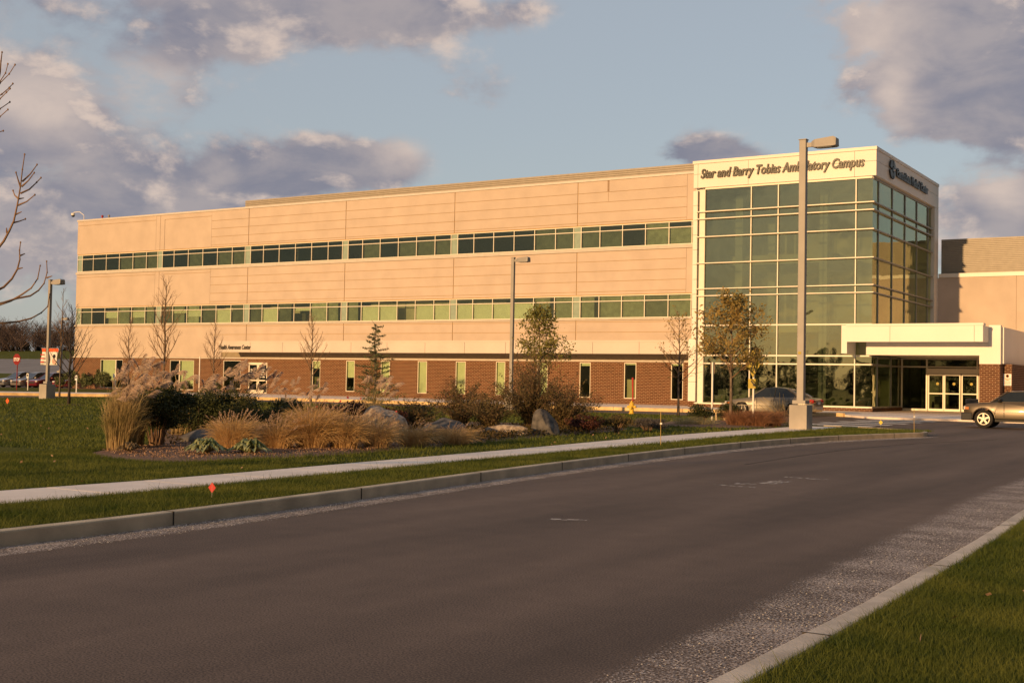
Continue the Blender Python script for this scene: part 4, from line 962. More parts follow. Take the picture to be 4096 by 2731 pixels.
# thin marker stakes and flags
for x, y, lab in ((-11.97, 25.8, 'thin yellow marker stake in the verge, left of the concrete lamp base'), (-9.85, 40.2, 'thin yellow marker stake at the tip of the grass island')):
    t = thing('marker_stake', (x, y, .11), lab, 'stake', 'thin yellow marker stakes')
    MB().tube([(x, y, .1), (x - .01, y, .9)], .008, 5).build('rod', M['ochre'], t); MB().box(x - .02, x + .03, y - .01, y, .62, .66).build('tag', M['white'], t)
for x, y, z, m_, s, lab in ((-10.45, 10.35, .26, 'redflag', .062, 'small red diamond marker flag in the near grass verge'), (-46.4, 33.8, .3, 'orangeflag', .13, 'small orange marker flag on the far left lawn'), (-12.1, 44.6, .3, 'yellowflag', .09, 'small yellow marker flag behind the grass island')):
    t = thing('marker_flag', (x, y, .1), lab, 'flag', 'small utility marker flags')
    MB().tube([(x, y, .1), (x, y, z + .05)], .003, 5).build('wire', M['pole'], t)
    mb = MB().poly([(x, y, z - s), (x + s * .8, y + .01, z), (x, y, z + s), (x - s * .8, y - .01, z)]).build('flag', M[m_], t); mb.modifiers.new('s', 'SOLIDIFY').thickness = .002
# trash can
t = thing('trash_can', (-13.4, 66.5, .1), 'dark ribbed trash can behind the pickup truck', 'trash can')
MB().lathe([(.22, 0), (.25, .1), (.27, .66), (.31, .68), (.31, .74), (.27, .76)], (-13.4, 66.5, .1), 20).build('bin', M['plastic'], t)
MB().lathe([(.30, 0), (.34, .04), (.30, .10), (.33, .13), (.29, .2), (.05, .21)], (-13.4, 66.5, .85), 20).build('lid', M['plastic'], t)

# ================================================================ VEHICLES
def wheel(par, x, y, r, w, side):
    o = org(par)
    t = MB().lathe([(r * .62, -w / 2), (r * .95, -w / 2), (r, -w * .38), (r, w * .38), (r * .95, w / 2), (r * .62, w / 2)], (o.x + x, o.y + y, o.z + r), 28, 'y').build('wheel', M['rubber'], par, smooth=False)
    yo = y + side * w * .52; rim = MB()
    rim.lathe([(r * .66, -.02), (r * .66, .0), (r * .58, .0), (r * .58, -.02)], (o.x + x, o.y + yo, o.z + r), 24, 'y')
    for k in range(5):
        a = 2 * math.pi * k / 5 + .3; c, s = math.cos(a), math.sin(a); hw = r * .11
        q = [(c * r * .1 - s * hw, s * r * .1 + c * hw), (c * r * .6 - s * hw * .8, s * r * .6 + c * hw * .8), (c * r * .6 + s * hw * .8, s * r * .6 - c * hw * .8), (c * r * .1 + s * hw, s * r * .1 - c * hw)]
        k0 = len(rim.v); rim.v += [(o.x + x + a_, o.y + yo - .004, o.z + r + b_) for a_, b_ in q] + [(o.x + x + a_, o.y + yo - .02 * side, o.z + r + b_) for a_, b_ in q]
        rim.f += [(k0, k0 + 1, k0 + 2, k0 + 3), (k0 + 7, k0 + 6, k0 + 5, k0 + 4)] + [(k0 + i, k0 + (i + 1) % 4, k0 + 4 + (i + 1) % 4, k0 + 4 + i) for i in range(4)]
    rim.lathe([(r * .15, -.02), (r * .13, .012 * side)], (o.x + x, o.y + yo, o.z + r), 12, 'y')
    rim.build('rim', M['alloy'], t)
    MB().lathe([(r * .56, 0), (r * .56, .01)], (o.x + x, o.y + yo - side * .05, o.z + r), 20, 'y').build('brake_disc', M['plastic'], t)
def arch(cx, r, z0):
    h = z0; a0 = math.acos(max(-1, min(1, 0)))
    return [(cx + r * math.cos(t), h + r * math.sin(t)) for t in np.linspace(0, math.pi, 11)]
def loft_body(name, top, axles, ar, az_, zb, hw, par, m, tum=.05):
    """top: outline points from front bottom over the top to rear bottom (x decreasing)"""
    bot = []
    xr = top[-1][0]
    for ax in sorted(axles): bot += [(ax - ar, zb)] + [(ax + ar * math.cos(t), az_ + (ar) * math.sin(t)) for t in np.linspace(math.pi, 0, 13)] + [(ax + ar, zb)]
    pl = list(top) + bot; n = len(pl); zs = [p[1] for p in pl]; zm = (max(zs) + zb) / 2; hz_ = (max(zs) - zb) / 2
    ring = []; zc = zm; xc = sum(p[0] for p in pl) / n; xmax = max(p[0] for p in pl); xmin = min(p[0] for p in pl)
    for yy, ins in ((-1, .035), (-.97, .0), (-.6, 0), (0, 0), (.6, 0), (.97, 0), (1, .035)):
        V = []
        for x, z in pl:
            f = 1 - tum * ((z - zm) / hz_) ** 2; e = max(0, (abs(x - xc) - (xmax - xmin) * .36) / ((xmax - xmin) * .14)); f -= .10 * e * e
            nx = x - (math.copysign(ins, x - xc) if (abs(x - xmax) < .12 or abs(x - xmin) < .12) else 0); nz = z - (ins if z > zm + .25 * hz_ else 0) + 0.0
            V.append((nx, yy * hw * f, nz))
        ring.append(V)
    o = org(par); me = bpy.data.meshes.new(name); bm = bmesh.new(); RV = [[bm.verts.new(v) for v in r_] for r_ in ring]
    for a, b in zip(RV[:-1], RV[1:]):
        for i in range(n): j = (i + 1) % n; bm.faces.new((a[i], a[j], b[j], b[i]))
    for r_ in (RV[0], RV[-1]):
        ed = [bm.edges.get((r_[i], r_[(i + 1) % n])) for i in range(n)]; bmesh.ops.triangle_fill(bm, edges=ed, use_beauty=True)
    bmesh.ops.recalc_face_normals(bm, faces=bm.faces)
    for f in bm.faces: f.smooth = True
    bm.to_mesh(me); bm.free()
    ob = link_mesh(name, me, m, par); 
    for e in me.edges: pass
    try: me.set_sharp_from_angle(angle=R(38))
    except Exception: pass
    return ob
def quadp(par, name, pts, m, th=.012):
    mb = MB().poly(pts); o = mb.build(name, m, par); s = o.modifiers.new('s', 'SOLIDIFY'); s.thickness = th; s.offset = 0; return o
def sedan(loc, label, group, m, rz=math.pi):
    t = thing('parked_car', (0, 0, 0), label, 'car', group); hw = .86
    top = [(2.36, .22), (2.42, .42), (2.38, .58), (2.28, .68), (1.9, .76), (1.45, .82), (1.05, .87), (.5, .90), (-1.2, .93), (-1.6, .93), (-2.05, .91), (-2.28, .88), (-2.36, .75), (-2.38, .5), (-2.34, .24)]
    body = loft_body('body', top, (1.42, -1.32), .37, .32, .2, hw, t, m)
    # greenhouse
    bx = [(1.08, .84), (.30, 1.36), (-.12, 1.405), (-.62, 1.385), (-1.0, 1.32), (-1.72, .90)]
    hb, ht = .80, .58
    def y_at(z): return hb + (ht - hb) * ((z - .86) / .52)
    def pt(i, s, ins=0): x, z = bx[i]; return (x, s * (y_at(z) - ins), z)
    g = MB()
    for i in range(len(bx)): g.v += [pt(i, -1), pt(i, 1)]
    n = len(bx)
    for i in range(n - 1): g.f.append((2 * i, 2 * i + 1, 2 * i + 3, 2 * i + 2))
    g.f.append(tuple(2 * i for i in range(n))); g.f.append(tuple(2 * i + 1 for i in reversed(range(n)))); g.f.append((0, 1, 2 * n - 1, 2 * n - 2))
    g.build('cabin_glass', M['carglass'], t)
    rf = MB(); pr_ = [(.34, 1.345), (.25, 1.375), (-.12, 1.425), (-.62, 1.405), (-1.0, 1.335), (-1.08, 1.29)]
    for x, z in pr_:
        for s in (-1, -.7, 0, .7, 1): rf.v.append((x, s * (y_at(z) + .012), z - .022 * s * s))
    for i in range(len(pr_) - 1):
        for j in range(4): a = i * 5 + j; rf.f.append((a, a + 1, a + 6, a + 5))
    o = rf.build('roof', m, t, smooth=True); sdm = o.modifiers.new('s', 'SOLIDIFY'); sdm.thickness = .03
    for s in (-1, 1):
        for a, b, r_ in (((1.10, .84), (.28, 1.36), .03), ((-1.75, .90), (-1.0, 1.33), .075), ((-.30, .88), (-.33, 1.385), .028)):
            MB().tube([(a[0], s * (y_at(a[1]) + .0), a[1]), (b[0], s * (y_at(b[1]) + .0), b[1])], r_, 6).build('pillar', m if r_ != .028 else M['plastic'], t)
        y = s * (hw + .003)
        # door seams, handles, trim
        for x0 in (.62, -.30, -1.1): MB().box(x0 - .006, x0 + .006, y * .995 - .004, y * .995 + .004, .32, .86).build('door_seam', M['plastic'], body)
        for x0 in (-.18, -1.0): MB().box(x0 - .1, x0 + .1, y - .015, y + .015, .71, .745).build('door_handle', m, body)
        MB().box(-2.2, 2.2, y - .008, y + .008, .47, .51).build('side_trim', m, body)
        MB().tube([(.86, s * .86, .90), (.78, s * .95, .93), (.72, s * .97, .93)], [.04, .065, .05], 6).build('mirror', m, t)
        MB().box(2.2, 2.39, s * .50, s * .80, .55, .67).build('headlight', M['headlight'], t, bevel=.02)
        MB().box(2.0, 2.28, s * .76, s * .83, .55, .63).build('turn_light', M['amber'], t, bevel=.015)
        MB().box(-2.385, -2.15, s * .52, s * .835, .66, .84).build('tail_light', M['taillight'], t, bevel=.03)
        for ax in (1.42, -1.32): wheel(t, ax, s * .76, .315, .2, s)
    MB().box(2.38, 2.43, -.45, .45, .42, .56).build('grille', M['plastic'], t); MB().box(-2.41, -2.38, -.18, .18, .6, .72).build('number_plate', M['white'], t)
    MB().box(-2.0, 2.0, -.70, .70, .17, .35).build('underbody', M['plastic'], t)
    t.location = loc; t.rotation_euler = (0, 0, rz); return t
s1 = sedan((-22.3, 61.85, 0), 'beige four-door sedan at the kerb before the glass tower, behind the lamp base', 'cars seen in the photo', M['champagne'])
s1.scale = (1.0, 1.0, 1.04)
LOT = [(-107.0, 79.4, 'silver', 'silver parked car facing the drive, leftmost, cut by the photo edge', 268), (-104.6, 79.4, 'palegold', 'pale silver parked car between the stop sign and the maroon car', 270), (-102.1, 79.4, 'maroon', 'dark maroon parked car just left of the banner pole, headlights toward the drive', 269),
       (-98.6, 79.6, 'carred', 'red parked car right of the banner pole, next to the brick corner', 271), (-111.8, 87.4, 'navy', 'dark blue parked car in the row behind, left of the stop sign', 270), (-108.6, 87.2, 'silver', 'grey parked car in the row behind, above the pale silver one', 90), (-104.6, 88.2, 'navy', 'dark blue parked car in the row behind, between the maroon and red cars', 90), (-101.6, 88.0, 'maroon', 'dark car in the row behind, nearest the brick corner', 90), (-114.5, 87.2, 'maroon', 'dark red car at the far left of the row behind', 270)]
for x, y, c, lab, ang in LOT:
    o = copy_tree(s1, None, {M['champagne']: M[c]}); o.location = (x, y, .02); o.rotation_euler = (0, 0, R(ang)); o['label'] = lab; o['group'] = 'cars seen in the photo'; o.scale = (1, 1, 1.08)

# pickup truck (faces left)
t = thing('pickup_truck', (0, 0, 0), 'brown-grey pickup truck entering from the right edge', 'truck'); hw = .80; m = M['pewter']
top = [(2.30, .50), (2.33, .72), (2.29, .90), (2.17, .97), (1.7, 1.01), (1.25, 1.04), (1.0, 1.06), (-.55, 1.06), (-.60, 1.04), (-2.4, 1.04), (-2.45, .5)]
body = loft_body('body', top, (1.55, -1.45), .43, .365, .39, hw, t, m, tum=.03)
bx = [(1.28, 1.00), (.66, 1.47), (-.45, 1.50), (-.55, 1.04)]; g = MB()
yy = lambda z: .745 + (.60 - .745) * (z - 1.04) / .46
for x, z in bx: g.v += [(x, -yy(z), z), (x, yy(z), z)]
for i in range(3): g.f.append((2 * i, 2 * i + 1, 2 * i + 3, 2 * i + 2))
g.f += [(0, 2, 4, 6), (7, 5, 3, 1), (0, 1, 7, 6)]
g.build('cabin_glass', M['carglass'], t)
rf = MB()
for x, z in ((.70, 1.455), (.56, 1.51), (-.1, 1.535), (-.5, 1.525), (-.56, 1.47)):
    for s in (-1, -.75, 0, .75, 1): rf.v.append((x, s * (yy(z) + .02), z - .03 * s * s))
for i in range(4):
    for j in range(4): a = i * 5 + j; rf.f.append((a, a + 1, a + 6, a + 5))
rf.build('roof', m, t, smooth=True).modifiers.new('s', 'SOLIDIFY').thickness = .03
for s in (-1, 1):
    for a, b, r_ in (((1.30, 1.02), (.66, 1.48), .035), ((-.52, 1.05), (-.50, 1.5), .06), ((.95, 1.05), (-.5, 1.06), .022)):
        MB().tube([(a[0], s * (yy(a[1]) + .005), a[1]), (b[0], s * (yy(b[1]) + .005), b[1])], r_, 6).build('pillar', m, t)
    y = s * (hw + .002)
    for x0 in (.78, -.5): MB().box(x0 - .008, x0 + .008, y - .005, y + .005, .45, 1.04).build('door_seam', M['plastic'], body)
    MB().box(-.42, -.22, y - .02, y + .02, .86, .92).build('door_handle', M['plastic'], body)
    MB().box(-2.3, 1.1, y - .012, y + .012, .64, .67).build('side_trim', M['chrome'], body)
    MB().tube([(1.0, s * .78, 1.08), (.92, s * .93, 1.14), (.88, s * .95, 1.12)], [.03, .08, .07], 6).build('mirror', M['plastic'], t)
    MB().box(2.12, 2.33, s * .48, s * .775, .72, .86).build('headlight', M['headlight'], t, bevel=.02)
    MB().box(2.12, 2.27, s * .77, s * .80, .73, .84).build('turn_light', M['amber'], t, bevel=.01)
    for ax in (1.55, -1.45): wheel(t, ax, s * .70, .365, .24, s)
    ro = [(1.55 + .44 * math.cos(a), .38 + .44 * math.sin(a)) for a in np.linspace(.1, math.pi - .1, 12)]
    MB().tube([(a, s * (hw + .01), b) for a, b in ro], .022, 6).build('wheel_arch', m, t)
MB().box(1.99, 2.42, -.81, .81, .30, .60).build('bumper', M['plastic'], t, bevel=.03)
MB().box(2.30, 2.35, -.46, .46, .66, .84).build('grille', M['plastic'], t)
MB().box(-2.2, 2.0, -.55, .55, .26, .5).build('chassis', M['plastic'], t)
MB().box(.5, .56, -.3, .3, 1.05, 1.3).box(-.3, .1, -.6, .6, 1.0, 1.3).build('seat', M['plastic'], t)
t.location = (-8.53, 53.05, 0); t.rotation_euler = (0, 0, math.pi); t.scale = (1.0, 1.0, 1.0)

# ================================================================ TREES
def grow(mb, p, d, length, r, lvl, rnd, curve=.35, tips=None, n=5, dens=1.0):
    """a branch curving upward with alternate side shoots"""
    pts = [Vector(p)]; d = Vector(d).normalized(); k = 6
    for i in range(k):
        d = (d + Vector((0, 0, curve / k)) + Vector((rnd.gauss(0, .05), rnd.gauss(0, .05), rnd.gauss(0, .04)))).normalized()
        pts.append(pts[-1] + d * length / k)
    rad = [r * (1 - .7 * i / k) for i in range(k + 1)]
    mb.tube(pts, rad, n)
    if tips is not None: tips += pts[2:]
    if lvl <= 0: return
    m_ = max(2, int(rnd.randint(3, 5) * dens))
    for j in range(m_):
        f = .25 + .7 * (j + rnd.random() * .6) / m_; i = min(int(f * k), k - 1); q = pts[i].lerp(pts[i + 1], f * k - i)
        dd = (pts[i + 1] - pts[i]).normalized(); ax = dd.orthogonal().normalized(); ax.rotate(Matrix.Rotation(rnd.random() * 6.28, 3, dd))
        nd_ = (dd * .75 + ax * rnd.uniform(.5, .9)).normalized()
        grow(mb, q, nd_, length * rnd.uniform(.32, .55) * (1.1 - .5 * f), rad[i] * .6, lvl - 1, rnd, curve, tips, 4, dens)
def bare_tree(loc, h, spread, label, seed, m='twig', tr=.04, start=.28, nb=22, lvl=2, group='bare young trees by the building', twr=.026, ang=(.65, 1.0), leaf=None, leafn=0, lsize=.07, name='bare_tree', curve=.55):
    rnd = random.Random(seed); t = thing(name, loc, label, 'tree', group); x, y, z = loc
    pts = [Vector((x, y, z))]; k = 8
    for i in range(k): pts.append(pts[0] + Vector((rnd.gauss(0, .012) * h * (i / k), rnd.gauss(0, .012) * h * (i / k), h * (i + 1) / k)))
    MB().tube(pts, [tr * (1 - .82 * i / k) + (tr * .3 if i == 0 else 0) for i in range(k + 1)], 8).build('trunk', M[m if m != 'twig' else 'bark'], t, smooth=True)
    mb = MB(); tips = []
    for j in range(nb):
        f = start + (1 - start) * ((j + .5) / nb) * .96; i = min(int(f * k), k - 1); q = pts[i].lerp(pts[i + 1], f * k - i); a = j * 2.4 + rnd.uniform(-.4, .4)
        up = rnd.uniform(*ang) + f * .6; L_ = spread * (1.15 - .9 * (f - start) / (1 - start)) * rnd.uniform(.75, 1.15)
        grow(mb, q, (math.cos(a), math.sin(a), up), L_, twr * (1.2 - f * .8), lvl, rnd, curve, tips)
    mb.build('crown', M[m], t)
    if leafn:
        T_ = np.array([p[:] for p in tips]); T_ = T_[T_[:, 2] > z + h * (.45 if leafn > 1000 else .3)]; idx = rng.integers(0, len(T_), leafn); C = T_[idx] + rng.normal(size=(leafn, 3)) * lsize * .9
        V, F = leaves(C, lsize, 2.3); npmesh('leaves', V, F, M[leaf], t)
    # mulch ring
    return t
bare_tree((-46.05, 36.7, .1), 4.5, 1.75, 'dark bare young tree on the left lawn, in front of the brick corner', 11, m='twig_dark', tr=.065, start=.2, nb=26)
bare_tree((-63.5, 55.2, .0), 5.2, 1.5, 'leftmost bare tree against the tan wall, beside the first brick window', 12, nb=26, tr=.06)
bare_tree((-49.1, 45, .1), 6.4, 2.0, 'tallest bare tree against the long wall, second from the left', 13, nb=26, tr=.07, start=.25, twr=.032)
bare_tree((-55.85, 55.2, .0), 4.9, 1.5, 'bare tree left of the health center lettering, third along the wall', 14, nb=24, tr=.055)
bare_tree((-43.45, 50, .1), 4.75, 1.35, 'bare vase-shaped tree right of the double doors', 15, nb=26, tr=.06, start=.3)
bare_tree((-22.6, 50.5, .1), 4.65, 1.5, 'slim nearly bare tree with few brown leaves, left of the glass tower', 16, nb=26, tr=.06, start=.3, leaf='oak_leaf', leafn=260, lsize=.13, ang=(.15, .6), curve=.2)
bare_tree((-16.35, 41.0, .15), 4.35, 1.75, 'leafy brown oak in front of the glass tower by the red-brown grass', 17, nb=26, tr=.065, start=.36, leaf='oak_leaf', leafn=3600, lsize=.14, ang=(.1, .5), curve=.15, name='leafy_tree', lvl=2)
bare_tree((-23.75, 40.3, .1), 4.1, 1.45, 'green-leaved young tree rising behind the tall brown shrubs', 18, nb=24, tr=.06, start=.36, leaf='green_leaf', leafn=3000, lsize=.125, ang=(.3, .7), curve=.35, name='leafy_tree')
bare_tree((-59.3, 46.6, .1), 6.3, 1.2, 'thin bare sapling standing against the banner pole', 19, nb=12, tr=.05, start=.45)
for x, y, r_ in ((-46.05, 36.7, .8), (-59.3, 46.6, 1.0)):
    pl = [(x + r_ * math.cos(a) * random.uniform(.85, 1.1), y + r_ * .8 * math.sin(a)) for a in np.linspace(0, 6.283, 17)[:-1]]
    st(MB().prism(pl, .05, .135).build('soil_ring', M['soil']))
# conifer: layered upturned arms
def cedar_tree(loc, h, label):
    rnd = random.Random(5); t = thing('cedar_tree', loc, label, 'tree'); x, y, z = loc
    pts = [(x, y, z), (x + .05, y, z + h * .4), (x - .05, y, z + h * .75), (x + .02, y, z + h * .93), (x - .28, y, z + h)]
    MB().tube(pts, [.07, .055, .03, .015, .006], 8).build('trunk', M['bark'], t)
    mb = MB(); C = []
    for j in range(44):
        f = .07 + .88 * (j / 44); a = j * 2.4 + rnd.uniform(-.4, .4); L_ = (1.35 if j % 3 else 1.7) * (1.03 - f) ** .8 * rnd.uniform(.55, 1.1) + .08
        p = Vector((x, y, z + h * f)); d = Vector((math.cos(a), math.sin(a), rnd.uniform(-.05, .25))); q = [p]
        for i in range(7): d = (d.normalized() + Vector((0, 0, .02 if i < 4 else .05))); q.append(q[-1] + d.normalized() * L_ / 7)
        mb.tube(q, [.016 * (1 - i * .12) for i in range(8)], 4)
        for i in range(1, 8):
            w = .20 * (1.1 - i / 9) * L_
            n_ = int(26 * L_) + 5
            for _ in range(n_): C.append(q[i].lerp(q[i - 1], rnd.random()) + Vector((rnd.gauss(0, w), rnd.gauss(0, w), rnd.gauss(0, .02) + rnd.random() * .04)))
    mb.build('branches', M['stem'], t)
    V, F = leaves(np.array([c[:] for c in C]), .085, 3.0); npmesh('needles', V, F, M['cedar'], t)
cedar_tree((-35.3, 45, .1), 4.15, 'green cedar tree with layered arms, in front of the brick wall')

# foreground bare tree just outside the left edge; its limbs reach into the picture
FT = thing('bare_tree', (-15.2, 7.0, .1), 'near bare tree whose long curving twigs enter at the left edge of the photo', 'tree')
LIMBS = [[(-10.783, 7.538, 2.625), (-10.69, 7.611, 2.736), (-10.626, 7.644, 2.827), (-10.571, 7.662, 2.926), (-10.52, 7.673, 3.024), (-10.468, 7.67, 3.183), (-10.417, 7.661, 3.358), (-10.372, 7.643, 3.513), (-10.325, 7.628, 3.654)], [(-10.538, 7.753, 3.307), (-10.518, 7.837, 3.357), (-10.502, 7.907, 3.436), (-10.505, 7.957, 3.489)], [(-10.526, 7.754, 3.373), (-10.464, 7.783, 3.433), (-10.405, 7.802, 3.508)], [(-10.517, 7.754, 3.423), (-10.498, 7.827, 3.506), (-10.482, 7.89, 3.608)], [(-10.532, 7.746, 3.369), (-10.52, 7.706, 3.435), (-10.505, 7.67, 3.497)], [(-10.553, 7.745, 3.252), (-10.604, 7.735, 3.29), (-10.641, 7.742, 3.339)], [(-10.562, 7.745, 3.189), (-10.493, 7.791, 3.227), (-10.422, 7.83, 3.295)], [(-10.555, 7.742, 3.252), (-10.556, 7.805, 3.269)], [(-10.586, 7.733, 3.096), (-10.528, 7.764, 3.126)], [(-10.604, 7.724, 3.016), (-10.6, 7.793, 3.039), (-10.596, 7.859, 3.069)], [(-10.642, 7.689, 2.913), (-10.622, 7.667, 2.96)], [(-11.236, 7.807, 2.254), (-11.187, 7.937, 2.356), (-11.156, 8.042, 2.419), (-11.139, 8.123, 2.51), (-11.136, 8.183, 2.616), (-11.149, 8.218, 2.719), (-11.178, 8.232, 2.818), (-11.199, 8.257, 2.904)], [(-11.007, 8.088, 2.604), (-10.957, 8.114, 2.618)], [(-10.988, 8.096, 2.74), (-10.988, 8.158, 2.769)], [(-11.586, 8.009, 2.206), (-11.485, 8.11, 2.23), (-11.403, 8.182, 2.252), (-11.32, 8.252, 2.294), (-11.235, 8.321, 2.364), (-11.159, 8.374, 2.434), (-11.099, 8.404, 2.532), (-11.059, 8.4, 2.667)], [(-11.586, 8.009, 2.216), (-11.537, 8.147, 2.239), (-11.485, 8.284, 2.28), (-11.442, 8.408, 2.332), (-11.391, 8.539, 2.367), (-11.371, 8.626, 2.432), (-11.367, 8.69, 2.512), (-11.374, 8.731, 2.635), (-11.404, 8.743, 2.757)], [(-11.159, 8.561, 2.556), (-11.105, 8.588, 2.576)], [(-11.588, 8.015, 2.082), (-11.54, 8.156, 2.05), (-11.489, 8.295, 2.064), (-11.436, 8.435, 2.086), (-11.391, 8.559, 2.127), (-11.36, 8.661, 2.192), (-11.351, 8.734, 2.266), (-11.366, 8.768, 2.398)], [(-10.839, 7.581, 4.25), (-10.767, 7.609, 4.339), (-10.703, 7.599, 4.494), (-10.661, 7.575, 4.593), (-10.622, 7.557, 4.671)], [(-10.829, 7.595, 4.252), (-10.787, 7.662, 4.426), (-10.776, 7.713, 4.519), (-10.78, 7.739, 4.616)], [(-10.834, 7.6, 4.217), (-10.739, 7.628, 4.395), (-10.656, 7.668, 4.486), (-10.59, 7.683, 4.573)], [(-10.844, 7.586, 4.215), (-10.796, 7.693, 4.305), (-10.778, 7.761, 4.382), (-10.783, 7.805, 4.433)], [(-10.849, 7.591, 4.18), (-10.762, 7.65, 4.247), (-10.698, 7.674, 4.309), (-10.654, 7.682, 4.343)], [(-10.862, 7.603, 4.092), (-10.827, 7.7, 4.163), (-10.795, 7.786, 4.245)], [(-10.874, 7.615, 4.004), (-10.786, 7.673, 4.076), (-10.714, 7.708, 4.146)], [(-10.888, 7.628, 3.898), (-10.838, 7.752, 3.953)]]
mb = MB(); rw_ = random.Random(3)
MB().tube([(-15.2, 7.0, .1), (-15.1, 7.1, 1.5), (-15.2, 7.2, 3.5), (-15.1, 7.2, 6.5), (-15.0, 7.2, 8.2)], [.10, .085, .065, .035, .012], 10).build('trunk', M['bark'], FT, smooth=True)
for i, l in enumerate(LIMBS):
    main = len(l) > 4; pts = [Vector(p) for p in l]
    if main or i > 17:   # run the limb back to the trunk
        p0 = pts[0]; tz = max(1.2, p0.z - .55 * math.hypot(p0.x + 15.15, p0.y - 7.15)); pts = [Vector((-15.15, 7.15, tz)), Vector((-15.15, 7.15, tz)).lerp(p0, .5) + Vector((0, 0, -.06))] + pts
    n = len(pts); r0 = .020 if main else .010
    if main or i > 17: r0 = .018 if main else .010
    mb.tube(pts, [max(.0042, r0 * (1 - .75 * k / (n - 1))) for k in range(n)], 6)
    for k in range(max(2, n - 6), n):
        mb.lathe([(.003, -.010), (.008, -.004), (.008, .005), (.002, .012)], pts[k][:], 6)
mb.build('branches', M['twig'], FT)

# far bare woods and evergreens beyond the upper lot
def woods():
    rnd = random.Random(8); mb = MB(); S = []
    for k in range(170):
        yb = rnd.uniform(186, 235); x = -yb * rnd.uniform(1.12, 1.64); z = 4.5 + (yb - 186) * .05; h = rnd.uniform(5.0, 8.8) * (1 + .18 * (x > -250)) * (1.15 if yb > 215 else 1)
        mb.tube([(x, yb, z), (x + rnd.gauss(0, .2), yb, z + h * .5), (x + rnd.gauss(0, .5), yb, z + h * .92)], [.10, .07, .02], 4)
        n = 150; f = rng.uniform(.2, .95, n); a = rng.random(n) * 6.283; L_ = h * rng.uniform(.14, .36, n) * (1.25 - f)
        B = np.stack([np.full(n, x), np.full(n, yb), z + h * f], 1); D = np.stack([np.cos(a), np.sin(a), rng.uniform(.5, 1.5, n)], 1); t_ = np.linspace(0, 1, 4)[None, :, None]
        off = rng.random((n, 1, 1)) * L_[:, None, None] * .7; S.append(B[:, None, :] + D[:, None, :] * (t_ * L_[:, None, None] + off) + rng.normal(0, .14, (n, 4, 3)) * t_)
    o = mb.build('distant_woods', M['hazed_far_bark']); o['kind'] = 'stuff'
    S = np.concatenate(S); V, F = ribbons(S, np.linspace(1, .4, 4)[None, :] * .085 * np.ones((len(S), 1))); npmesh('distant_woods', V, F, M['hazed_far_bark'])['kind'] = 'stuff'
    C = []
    for k in range(60):
        yb = rnd.uniform(188, 215); x = -yb * rnd.uniform(1.1, 1.65); h = rnd.uniform(2.5, 4.6); w = h * .42
        for _ in range(260):
            f = rnd.random() ** .8; a = rnd.random() * 6.28; r_ = w * (1 - f * .9) * math.sqrt(rnd.random()) + .1; C.append((x + r_ * math.cos(a), yb + r_ * math.sin(a), 4.5 + f * h))
    V, F = leaves(np.array(C), .6, 1.6); npmesh('distant_evergreens', V, F, M['far_green'])['kind'] = 'stuff'
M['hazed_far_bark'] = P('hazed_far_bark', (.085, .062, .058), .95, var=.2, scale=.2)  # slight distance haze put into the bark as a lighter colour
M['far_green'] = P('far_green', (.03, .03, .024), .95, var=.2, scale=.3)
woods()
# tree line behind the viewer, mirrored in the tower glass
def behind():
    rnd = random.Random(9)
    for k in range(44):
        x = -108 + k * 3.3 + rnd.uniform(-1.5, 1.5); y = rnd.uniform(-86, -66); h = rnd.uniform(6.5, 8.8)
        if k in (15, 24): h = 12
        t = thing('evergreen_tree' if k % 2 else 'bare_tree', (x, y, 0), 'tree in the row behind the viewer, mirrored in the tower glass', 'tree', 'trees behind the viewer')
        MB().tube([(x, y, 0), (x, y, h)], [.2, .03], 6).build('trunk', M['twig_dark'], t)
        C = []
        for _ in range(1500):
            f = rnd.random() ** 1.35; a = rnd.random() * 6.28; r_ = h * .40 * (math.sin(math.pi * (.30 + f * .68))) ** .6 * math.sqrt(rnd.random()); r_ *= .8 + .3 * math.sin(a * 3 + f * 9 + k)
            C.append((x + r_ * math.cos(a), y + r_ * math.sin(a), .1 + f * h))
        V, F = leaves(np.array(C), .5, 1.8); npmesh('crown', V, F, M['far_green'], t)
behind()

# ================================================================ SHRUBS AND GRASSES
def blob(c, r, n, clump=7, seed=0, flat=.8, hollow=.35):
    """leaf positions in a lumpy crown"""
    g = np.random.default_rng(seed); c = np.array(c); r = np.array(r)
    k = clump * 3; cen = unit(g.normal(size=(k, 3))) * g.uniform(.35, .80, (k, 1)); cr = g.uniform(.30, .48, k)
    i = g.integers(0, k, n); d = unit(g.normal(size=(n, 3))) * (g.random((n, 1)) ** .45) * cr[i][:, None]
    p = cen[i] + d; p = p[(p[:, 2] > -.98)]; p = c + p * r; p[:, 2] = np.maximum(p[:, 2], .14); return p
def shrub(name, loc, r, n, ls, m, label, cat='shrub', group=None, stems=14, seed=0, aspect=2.0, bottom=.35, sm='stem', spikes=0):
    t = thing(name, loc, label, cat, group); x, y, z = loc; rnd = random.Random(seed + 100); mb = MB()
    for k in range(stems):
        a = rnd.random() * 6.28; q = rnd.random() ** .5; e = (x + r[0] * .55 * q * math.cos(a), y + r[1] * .55 * q * math.sin(a), z + 2 * r[2] * rnd.uniform(.6, .98 - .3 * q))
        b = (x + r[0] * .12 * math.cos(a), y + r[1] * .12 * math.sin(a), z); md = (x + (e[0] - x) * .5, y + (e[1] - y) * .5, z + (e[2] - z) * .42)
        mb.tube([b, md, e], [.014, .010, .004], 4)
    mb.build('stems', M[sm], t)
    C = blob((x, y, z + r[2] * (1 + bottom * .4)), (r[0], r[1], r[2] * (1 - bottom * .3)), n, seed=seed)
    V, F = leaves(C, ls, aspect, updir=(0, 0, .25)); npmesh('leaves', V, F, M[m], t)
    return t
